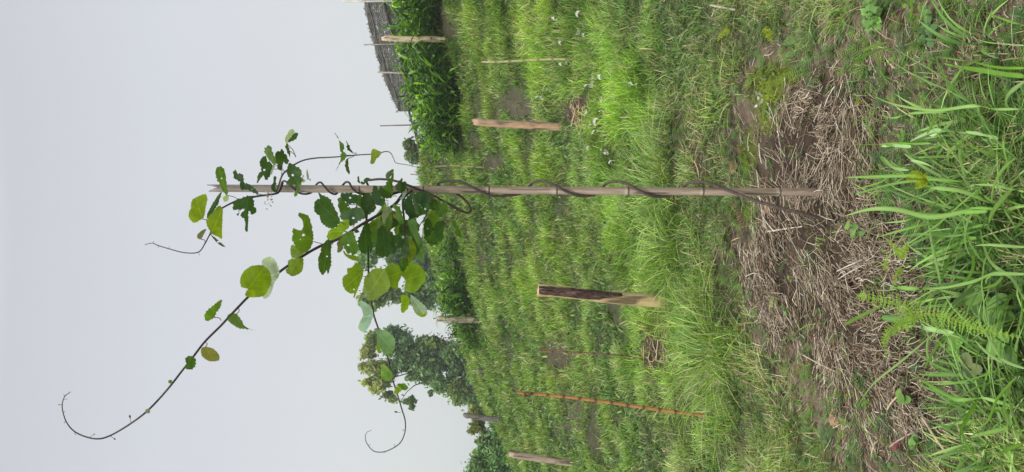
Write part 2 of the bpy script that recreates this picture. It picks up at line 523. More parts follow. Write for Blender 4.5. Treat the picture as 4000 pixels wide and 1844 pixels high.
def build_grass():
    n = 620000
    t = RNG.uniform(-.52, .52, n)
    m = RNG.random(n) < .62
    Y = np.where(m, 1 / RNG.uniform(1 / 26.0, 1 / 1.7, n), RNG.uniform(5.5, 26, n))
    X = t * Y
    Z = gh(X, Y)
    px, py = to_px(X, Y, Z)
    st = blobs(px, py, STRAW); mo = blobs(px, py, MOSS); so_ = blobs(px, py, SOIL); li = blobs(px, py, LIME)
    n1 = fbm(X * 1.3 + 9, Y * 1.3, 40, 3)
    n2 = fbm(X / .6, (Y - .5 * X) / 1.0, 44, 3)
    n3 = fbm(X * 5, Y * 5, 47, 2)
    fq = np.where(Y > 8, 2.2, 4.0)
    n4 = np.where(Y > 8, fbm(X * 2.2, Y * 2.2, 49, 2), fbm(X * 4.5, Y * 4.5, 49, 2))
    nearthin = np.clip((px - 3050) / 350, 0, 1) * .76
    bare = np.clip((n2 - .62) * 6, 0, 1) * np.clip(1.0 - .7 * li, .2, 1) * np.clip(1.2 - nearthin, 0, 1) * .75
    dens = 1.0 - 1.5 * st - 1.05 * so_ - .9 * mo - bare - nearthin - .55 * np.clip((n3 - .52) * 6, 0, 1) * np.clip((px - 2500) / 300, 0, 1)
    dens = dens * np.clip(.55 + (n4 - .34) * 3.6, .36, 1)
    keep = RNG.random(n) < np.clip(dens, .015, 1)
    X, Y, Z, px, py, li, n1, n2, n3, n4 = [a[keep] for a in (X, Y, Z, px, py, li, n1, n2, n3, n4)]
    n = len(X)
    tall = np.clip(li, 0, 1.1)
    H = (.035 + .05 * n1 + .075 * tall * np.clip(n3 * 1.6, .3, 1.2) + np.clip((Y - 6) / 12, 0, 1) * .11) * RNG.uniform(.4, 1.45, n) * np.clip(.35 + 1.5 * (n4 - .1), .45, 1.6)
    wd = np.maximum(.0022, Y * .00085) * RNG.uniform(.6, 1.35, n)
    wd *= (1 + .5 * np.clip((px - 2900) / 500, 0, 1))
    lean = RNG.uniform(.15, 1.5, n) * np.where(px > 2600, 1.2, 1.0)
    # blades of a tuft fan out from shared centres
    az = RNG.uniform(0, 2 * math.pi, n) * .8 + 6.28 * vn(X * 2.5, Y * 2.5, 60)
    lime = np.array([.355, .575, .065]); mid = np.array([.215, .35, .06]); dark = np.array([.075, .16, .035]); dry = np.array([.50, .45, .25]); blue = np.array([.20, .35, .12])
    a = np.clip(tall * .85 + (n1 - .5) * 1.0, 0, 1)[:, None]
    C = mid * (1 - a) + lime * a
    b = np.clip((n2 - .42) * 2.6, 0, .85)[:, None]
    C = C * (1 - b) + dark * 1.4 * b
    r = RNG.random(n)
    pd = .09 + .05 * (Y > 7) + .34 * np.clip((px - 2480) / 250, 0, 1) * (1 - np.clip(li, 0, .9)) + .18 * (n3 > .55)
    C = np.where((r < pd)[:, None], dry * RNG.uniform(.6, 1.2, n)[:, None], C)
    C = np.where(((r > .85) & (Y < 9))[:, None], blue, C)
    C = C * RNG.uniform(.55, 1.4, n)[:, None] * np.clip(.6 + (n4 - .3) * 1.6, .6, 1.25)[:, None]
    base = np.stack((X, Y, Z - .004), -1)
    # broad little weed leaves mixed through the grass
    bsel = (RNG.random(n) < .22 * np.clip((n2 - .3) * 4, .25, 2.4)) & (px < 3300)
    nb = int(bsel.sum())
    wc = np.array([[.16, .30, .06], [.10, .20, .05], [.24, .40, .10], [.13, .25, .10], [.30, .42, .10], [.07, .15, .04]])
    B2 = base[bsel] + np.stack((RNG.normal(0, .01, nb), RNG.normal(0, .01, nb), np.zeros(nb)), -1)
    Yb = B2[:, 1]
    W = blades(B2, RNG.uniform(0, 6.28, nb), np.maximum(.03, Yb * .007) * RNG.uniform(.6, 1.7, nb), np.maximum(.006, Yb * .0022) * RNG.uniform(.6, 1.5, nb), RNG.uniform(.3, 1.8, nb),
               wc[RNG.choice(6, nb)] * RNG.uniform(.7, 1.25, nb)[:, None], 1.15, .8)
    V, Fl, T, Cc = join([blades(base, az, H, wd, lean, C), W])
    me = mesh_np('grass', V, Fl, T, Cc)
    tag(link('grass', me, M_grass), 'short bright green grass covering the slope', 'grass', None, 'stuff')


build_grass()


def build_straw():
    n = 150000
    t = RNG.uniform(-.46, .46, n)
    Y = 1 / RNG.uniform(1 / 14, 1 / 1.6, n)
    X = t * Y
    Z = gh(X, Y)
    px, py = to_px(X, Y, Z)
    st = np.clip(blobs(px, py, STRAW), 0, 1.2); so_ = blobs(px, py, SOIL); mo = blobs(px, py, MOSS)
    clump = fbm(X * 5, Y * 5, 71, 2)
    prob = np.clip(st * np.clip((clump - .34) * 3.4, .10, 1.1) - .15 * mo, 0, 1) + .035 * (px > 2500) + .10 * (px > 3200) + .12 * np.clip(so_, 0, 1) * (px > 2700)
    k = RNG.random(n) < prob
    X, Y, Z, px, py, st = [a[k] for a in (X, Y, Z, px, py, st)]
    n = len(X)
    L = RNG.uniform(.02, .12, n) * (1 + .8 * (RNG.random(n) < .12)) * np.where(st < .5, .6, 1) * np.clip(Y / 3, .7, 1.6)
    wd = np.maximum(.0028, Y * .00105) * RNG.uniform(.3, 1.25, n)
    az = np.where(RNG.random(n) < .7, RNG.normal(0, .28, n) + 4.2 * (vn(X * 2.6, Y * 2.6, 80) - .5), RNG.uniform(0, 6.28, n))
    el = RNG.normal(0, .22, n)
    d = np.stack((np.cos(az) * np.cos(el), np.sin(az) * np.cos(el), np.sin(el)), -1)
    lift = .08 * np.clip(st, 0, 1.2) * (fbm(X * 6, Y * 6, 22, 3) - .55) + RNG.uniform(.0, 1, n) ** 1.6 * .06 * np.clip(st, .15, 1)
    c = np.stack((X, Y, Z + lift + .003), -1)
    sdv = np.stack((-np.sin(az), np.cos(az), RNG.uniform(-.5, .5, n)), -1)
    bend = RNG.normal(0, .12, n) * L
    nrm = np.cross(d, sdv)
    sg = [-.5, 0, .5]
    V = []
    for s in sg:
        ctr = c + d * (L * s)[:, None] + sdv * (bend * (.25 - s * s) * 4)[:, None]
        V.append(ctr - sdv * wd[:, None] * .5)
        V.append(ctr + sdv * wd[:, None] * .5)
        V.append(ctr + nrm * wd[:, None] * .45)
    V = np.stack(V, 1)
    off = (np.arange(n) * 9)[:, None]
    fl = []
    for k in range(2):
        a, b = 3 * k, 3 * k + 3
        for p, q in ((0, 1), (1, 2), (2, 0)):
            fl.append(off + np.array([[a + p, a + q, b + q, b + p]]))
    flat = np.concatenate(fl, 1).ravel()
    pal = np.array([[.50, .41, .29], [.70, .61, .46], [.29, .215, .145], [.09, .06, .038], [.80, .74, .62], [.38, .26, .15]])
    ci = RNG.choice(6, n, p=[.24, .13, .22, .27, .04, .10])
    C = pal[ci] * RNG.uniform(.7, 1.2, n)[:, None]
    C = np.where((px < 2750)[:, None], C * np.array([1.3, 1.1, .85]) + .04, C)
    me = mesh_np('straw_mulch', V.reshape(-1, 3), flat, np.full(n * 6, 4), np.repeat(C, 9, 0))
    tag(link('straw_mulch', me, M_straw), 'dry straw mulch spread over the soil around the tall pole', 'straw', None, 'stuff')


build_straw()


def build_moss():
    n = 60000
    t = RNG.uniform(-.4, .4, n)
    Y = 1 / RNG.uniform(1 / 5.5, 1 / 1.8, n)
    X = t * Y
    Z = gh(X, Y)
    px, py = to_px(X, Y, Z)
    m = blobs(px, py, MOSS) * (.55 + .9 * fbm(X * 14, Y * 14, 3)) - .35
    k = RNG.random(n) < np.clip(m * 2.0, 0, 1)
    X, Y, Z = X[k], Y[k], Z[k]
    n = len(X)
    base = np.stack((X, Y, Z), -1)
    C = np.array([.24, .35, .012]) * RNG.uniform(.35, 1.3, n)[:, None]
    V, Fl, T, Cc = join([blades(base, RNG.uniform(0, 6.28, n), RNG.uniform(.008, .022, n), RNG.uniform(.003, .006, n), RNG.uniform(.2, 1.2, n), C)])
    me = mesh_np('moss', V, Fl, T, Cc)
    tag(link('moss', me, M_grass), 'yellow green moss patches on the soil beside the straw', 'moss', None, 'stuff')


build_moss()


def build_weeds():
    """feathery low weeds and small round leaves between the grass"""
    n = 7500
    t = RNG.uniform(-.42, .42, n)
    Y = 1 / RNG.uniform(1 / 9, 1 / 1.7, n)
    X = t * Y
    Z = gh(X, Y)
    px, py = to_px(X, Y, Z)
    st = blobs(px, py, STRAW)
    pr = np.clip(.80 - st * .6, .08, 1) * (px > 2300) * np.clip(fbm(X * 2, Y * 2, 91, 2) * 2.2 - .5, 0, 1)
    k = RNG.random(n) < pr
    mb = MB()
    for x, y, z in zip(X[k], Y[k], Z[k]):
        kind = random.random()
        s = random.uniform(.02, .05)
        c = random.choice([(.12, .24, .07), (.15, .28, .06), (.20, .33, .06), (.09, .18, .06)])
        if kind < .6:                               # feathery sprig: rib with leaflets
            for q in range(random.randint(2, 4)):
                a = random.uniform(0, 6.28); ln = s * random.uniform(1, 2.0)
                d = Vector((math.cos(a), math.sin(a), random.uniform(.2, .9))).normalized()
                sdv = Vector((-math.sin(a), math.cos(a), 0))
                for j in range(7):
                    f = (j + 1) / 8
                    p = Vector((x, y, z + .006)) + d * ln * f
                    L = ln * .38 * math.sin(math.pi * min(1, f * .8 + .15))
                    for sg in (-1, 1):
                        e = p + sdv * sg * L + d * L * .5
                        mb.add([p - d * .0013, p + d * .0028, e], [[0, 1, 2]], c)
        else:                                       # a few round leaves
            for q in range(random.randint(3, 6)):
                a = random.uniform(0, 6.28)
                r = s * random.uniform(.14, .27)
                ctr = Vector((x + math.cos(a) * r * 1.3, y + math.sin(a) * r * 1.3, z + random.uniform(.01, .03)))
                u = Vector((math.cos(a), math.sin(a), random.uniform(-.1, .5))).normalized() * r
                v = Vector((-math.sin(a), math.cos(a), random.uniform(-.3, .3))).normalized() * r * .75
                mb.add([ctr + u * math.cos(w_) + v * math.sin(w_) for w_ in [i * 6.283 / 7 for i in range(7)]], [list(range(7))], c)
    tag(link('weeds', mb.mesh('weeds'), M_fern), 'small feathery weeds and round leaves low in the grass', 'weeds', None, 'stuff')


build_weeds()


# ------------------------------------------------------------------ the tall bamboo pole
def build_pole():
    Yp = GY(3235, 750)
    root_p = G(3235, 750)
    root = empty('bamboo_pole', root_p, 'tall weathered bamboo pole with the vine wound around it, standing in the straw', 'pole')
    top = P(815, 735, Yp); bot = P(3265, 752, Yp)
    r = 15.3 / F * Yp
    nodes = [1160, 1407, 1655, 1911, 2175, 2454, 2746, 3045]
    n = 22
    xs = list(np.linspace(3265, 880, 90)) + [870, 862, 855]
    xs = sorted(set(xs + [q + d for q in nodes for d in (-9, -4, -1.5, 1.5, 4, 9)]), reverse=True)
    V = []; C = []
    for x in xs:
        f = (x - 815) / (3265 - 815)
        c = top + (bot - top) * f
        k = min(abs(x - q) for q in nodes)
        sgn = min(nodes, key=lambda q: abs(x - q))
        rr = r * (.95 + .07 * f) * (1.05 if 1.6 < k < 6 else (.93 if k < 1.6 else 1.0))
        for i in range(n):
            a = 2 * math.pi * i / n
            flat = 1.0
            p = c + Vector((math.cos(a) * rr, math.sin(a) * rr * .95, 0))
            V.append(p)
            g = .5 + .5 * math.sin(a * 3 + 1)
            base = np.array([.44, .33, .255]) * (1 - g) + np.array([.56, .45, .35]) * g
            base = base * .88
            if x < 1500:
                kk = min(1, (1500 - x) / 500); base = base * (1 - kk * .7) + np.array([.27, .25, .24]) * kk * .7
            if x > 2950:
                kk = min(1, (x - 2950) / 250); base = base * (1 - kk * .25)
            if k < 2: base = base * .4
            elif k < 12: base = base * (1.25 if x < sgn else 1.1) + .05 * (x < sgn)
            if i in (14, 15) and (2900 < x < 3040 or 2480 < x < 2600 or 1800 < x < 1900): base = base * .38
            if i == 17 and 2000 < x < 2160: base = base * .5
            C.append(base)
    m = len(xs)
    # splintered top: two spikes of uneven height
    for i in range(n):
        a = 2 * math.pi * i / n
        p = Vector(V[(m - 1) * n + i])
        X0 = math.cos(a)
        ext = .0
        if X0 > .2: ext = (862 - (812 + 35 * abs(math.sin(a)) + random.uniform(0, 12)))
        elif X0 < -.1: ext = 862 - (822 + 22 * (1 + X0) + random.uniform(0, 10))
        else: ext = random.uniform(-4, 4) - 6
        V.append(p + Vector((0, 0, ext / F * Yp))); C.append(np.array([.30, .28, .27]))
    fs = []
    for j in range(m):
        for i in range(n):
            i2 = (i + 1) % n
            fs.append([j * n + i, j * n + i2, (j + 1) * n + i2, (j + 1) * n + i])
    # inner wall of the broken end
    b0 = len(V)
    cx = top + (bot - top) * ((900 - 815) / 2450)
    for row in (m, m - 1):
        for i in range(n):
            p = Vector(V[row * n + i]); q = Vector((cx.x, cx.y, p.z))
            V.append(q + (p - q) * .74); C.append(np.array([.12, .10, .085]))
    for i in range(n):
        V.append(Vector((cx.x, cx.y, 0)) + (Vector(V[b0 + i]) - Vector((cx.x, cx.y, 0))).to_2d().to_3d() * 1.0 + Vector((0, 0, cx.z))); C.append(np.array([.06, .05, .045]))
    for i in range(n):
        i2 = (i + 1) % n
        fs.append([m * n + i, m * n + i2, b0 + i2, b0 + i])
        fs.append([b0 + i, b0 + i2, b0 + 2 * n + i2, b0 + 2 * n + i])
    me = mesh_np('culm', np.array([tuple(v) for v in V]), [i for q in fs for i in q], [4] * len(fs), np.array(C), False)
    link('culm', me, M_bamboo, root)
    for q in nodes[2:]:
        f = (q - 815) / 2450
        c = top + (bot - top) * f
        mb = MB()
        rr = r * (.95 + .07 * f) * 1.03
        ring = [c + Vector((math.cos(a) * rr, math.sin(a) * rr * .95, random.uniform(-.0006, .0006))) for a in [k * 6.2832 / 20 for k in range(21)]]
        mb.tube(ring, .0019, 5, (.13, .10, .085), False)
        link('node_ring', mb.mesh('node_ring', True), M_stick, root)
    return Yp, r


YP, RP = build_pole()

# ------------------------------------------------------------------ the vine
vine = empty('climbing_vine', G(3245, 858), 'woody vine with round green leaves twining up the bamboo pole and trailing thin curled shoots', 'vine')


def stem(name, pts, r0, r1, col, dep=None, col2=None):
    L = []
    for p in spline(pts, 5):
        L.append(p)
    mb = MB()
    pp = [P(q[0], q[1], YP + q[2]) for q in L]
    m = len(pp)
    rr = [r0 + (r1 - r0) * (i / (m - 1)) for i in range(m)]
    mb.tube(pp, rr, 8, col)
    if col2 is not None:
        c = np.array(mb.c); f = (np.arange(len(c)) // 8 / m)[:, None]
        mb.c = [tuple(k) for k in (np.array(col) * (1 - f) + np.array(col2) * f)]
    o = link(name, mb.mesh(name, True), M_stem, vine)
    return pp, L


d_ = RP
A_, B_ = -d_ * 1.35, d_ * 1.35
MAINP = [(3260, 866, -.02), (3150, 838, -.06), (3060, 815, -.06), (2960, 787, -.05), (2900, 766, -.04), (2840, 742, A_), (2790, 723, A_), (2745, 711, -.008), (2700, 712, .010), (2675, 725, B_),
         (2650, 748, B_), (2610, 764, .008), (2560, 768, -.010), (2520, 756, A_), (2475, 733, A_), (2440, 715, -.016), (2405, 709, 0), (2370, 716, .018), (2350, 738, B_), (2330, 758, .016),
         (2290, 765, 0), (2250, 763, -.014), (2210, 747, A_), (2160, 721, A_), (2120, 708, -.008), (2085, 712, .014), (2060, 735, B_), (2030, 757, .018), (1980, 764, .002), (1930, 766, -.012),
         (1885, 752, A_), (1840, 728, A_), (1800, 711, -.018), (1745, 707, 0), (1712, 716, .018), (1725, 738, B_), (1775, 752, .025), (1815, 780, .02), (1837, 812, 0), (1830, 831, -.01),
         (1800, 823, -.02), (1740, 790, -.03), (1680, 757, A_), (1640, 742, A_), (1590, 722, A_ - .006), (1540, 706, -.016), (1490, 700, -.014), (1450, 703, 0), (1432, 708, .018), (1440, 735, B_),
         (1424, 758, .012), (1395, 752, -.020), (1375, 735, A_), (1365, 715, -.012), (1350, 712, .014), (1330, 735, B_), (1312, 758, .004), (1287, 750, A_), (1265, 725, A_), (1251, 712, -.006),
         (1235, 722, .020), (1222, 748, .020), (1195, 758, -.004), (1165, 752, -.02), (1140, 730, A_), (1118, 710, -.006), (1105, 708, .014), (1098, 722, .022)]
stem('main_stem', MAINP, .0070, .0038, (.135, .10, .085), col2=(.06, .048, .04))
SH = {}
def shoot(key, pts, r0, r1, c0, c1):
    pp, L = stem('shoot', pts, r0, r1, c0, None, c1)
    SH[key] = (pp, L)
shoot('t', [(1105, 712, -.02), (1092, 745, -.03), (1075, 757, -.04), (1010, 766, -.05), (960, 776, -.06), (930, 782, -.07), (880, 806, -.10), (840, 832, -.12), (815, 856, -.14), (818, 885, -.15), (823, 905, -.16), (812, 930, -.17), (800, 952, -.18),
            (775, 985, -.19), (720, 987, -.2), (660, 972, -.2), (615, 958, -.2), (598, 950, -.2), (585, 951, -.2), (572, 954, -.2)], .0045, .0013, (.05, .042, .036), (.13, .13, .09))
shoot('r', [(1078, 752, -.04), (1090, 720, -.04), (1100, 690, -.05), (1115, 670, -.06), (1150, 643, -.07), (1190, 625, -.08), (1240, 617, -.08), (1280, 615, -.08), (1330, 612, -.08), (1390, 606, -.07), (1440, 603, -.07), (1475, 600, -.06),
            (1505, 592, -.06), (1525, 597, -.05), (1538, 620, -.05), (1548, 637, -.05), (1590, 644, -.05), (1640, 656, -.05)], .0038, .0011, (.055, .045, .036), (.15, .13, .09))
shoot('b', [(1590, 735, -.04), (1565, 770, -.05), (1540, 800, -.07), (1480, 838, -.1), (1400, 885, -.14), (1330, 930, -.18), (1250, 962, -.2), (1180, 1002, -.25), (1100, 1056, -.3), (1040, 1105, -.32), (975, 1155, -.35), (935, 1195, -.38),
            (900, 1232, -.4), (860, 1275, -.42), (800, 1335, -.45), (750, 1400, -.5), (710, 1450, -.5), (670, 1502, -.55), (620, 1560, -.55), (570, 1610, -.6), (510, 1655, -.6), (440, 1697, -.6), (390, 1714, -.62), (340, 1708, -.62),
            (290, 1685, -.62), (260, 1650, -.62), (246, 1610, -.62), (243, 1580, -.62), (252, 1550, -.62), (270, 1535, -.62)], .0068, .0012, (.085, .05, .05), (.10, .10, .07))
shoot('m', [(1575, 745, -.03), (1500, 770, -.05), (1445, 800, -.06), (1432, 850, -.08), (1434, 930, -.08), (1438, 1000, -.1), (1440, 1080, -.1), (1447, 1160, -.12), (1460, 1230, -.12), (1480, 1290, -.15), (1510, 1380, -.15), (1530, 1470, -.15),
            (1555, 1550, -.15), (1570, 1600, -.15), (1582, 1640, -.15), (1583, 1680, -.15), (1570, 1720, -.15), (1545, 1745, -.15), (1500, 1765, -.15), (1460, 1762, -.15), (1435, 1735, -.15), (1427, 1710, -.15), (1432, 1690, -.15), (1443, 1684, -.15)],
      .0052, .0010, (.05, .042, .036), (.13, .14, .08))
shoot('l', [(1610, 745, -.04), (1575, 780, -.06), (1578, 850, -.08), (1583, 930, -.1), (1590, 1010, -.1), (1600, 1080, -.1), (1608, 1140, -.1), (1620, 1180, -.1)], .0052, .0016, (.07, .048, .04), (.10, .085, .05))
shoot('s', [(1695, 762, -.03), (1680, 800, -.04), (1660, 850, -.05), (1640, 880, -.06), (1630, 920, -.06)], .0030, .0014, (.13, .10, .07), (.16, .16, .08))
shoot('u', [(1784, 815, -.02), (1775, 842, -.03), (1760, 855, -.04), (1742, 868, -.05)], .0022, .0013, (.16, .13, .08), (.16, .16, .08))
shoot('v', [(1396, 797, -.05), (1385, 825, -.06), (1365, 868, -.08), (1345, 905, -.14)], .0026, .002, (.16, .11, .08), (.14, .11, .08))

# buds and tiny side twigs near the tips
def bud(px_, py_, tx, ty, dY, s=6):
    mb = MB()
    a = P(px_, py_, YP + dY); b = P(tx, ty, YP + dY - .01)
    mb.tube([a, a + (b - a) * .6, b], [.0009, .0008, .0009], 5, (.14, .15, .09))
    e = b + (b - a).normalized() * s / F * YP
    mb.tube([b - (b - a) * .15, b + (e - b) * .5, e], [.0008, s * .28 / F * YP, .0003], 6, (.12, .14, .08))
    link('bud', mb.mesh('bud', True), M_stem, vine)
for q in ((512, 1654, 508, 1632, -.6, 12), (430, 1702, 445, 1713, -.6, 9), (350, 1708, 366, 1698, -.62, 7), (290, 1685, 294, 1695, -.62, 5), (255, 1645, 252, 1650, -.62, 5), (247, 1608, 253, 1608, -.62, 4),
          (243, 1582, 232, 1581, -.62, 5), (250, 1560, 260, 1559, -.62, 4), (252, 1548, 250, 1543, -.62, 5), (270, 1535, 272, 1533, -.62, 7),
          (775, 985, 779, 995, -.19, 4), (660, 972, 661, 965, -.2, 4), (615, 958, 619, 966, -.2, 4), (598, 950, 600, 944, -.2, 4), (575, 954, 570, 955, -.2, 7),
          (1565, 1612, 1552, 1610, -.15, 14), (1583, 1680, 1576, 1680, -.15, 7), (1543, 1746, 1541, 1738, -.15, 6), (1500, 1765, 1503, 1769, -.15, 4), (1438, 1738, 1446, 1737, -.15, 4), (1428, 1715, 1428, 1722, -.15, 4), (1443, 1684, 1447, 1682, -.15, 7),
          (1450, 1206, 1452, 1203, -.1, 5), (1262, 617, 1263, 621, -.08, 4)):
    bud(*q)

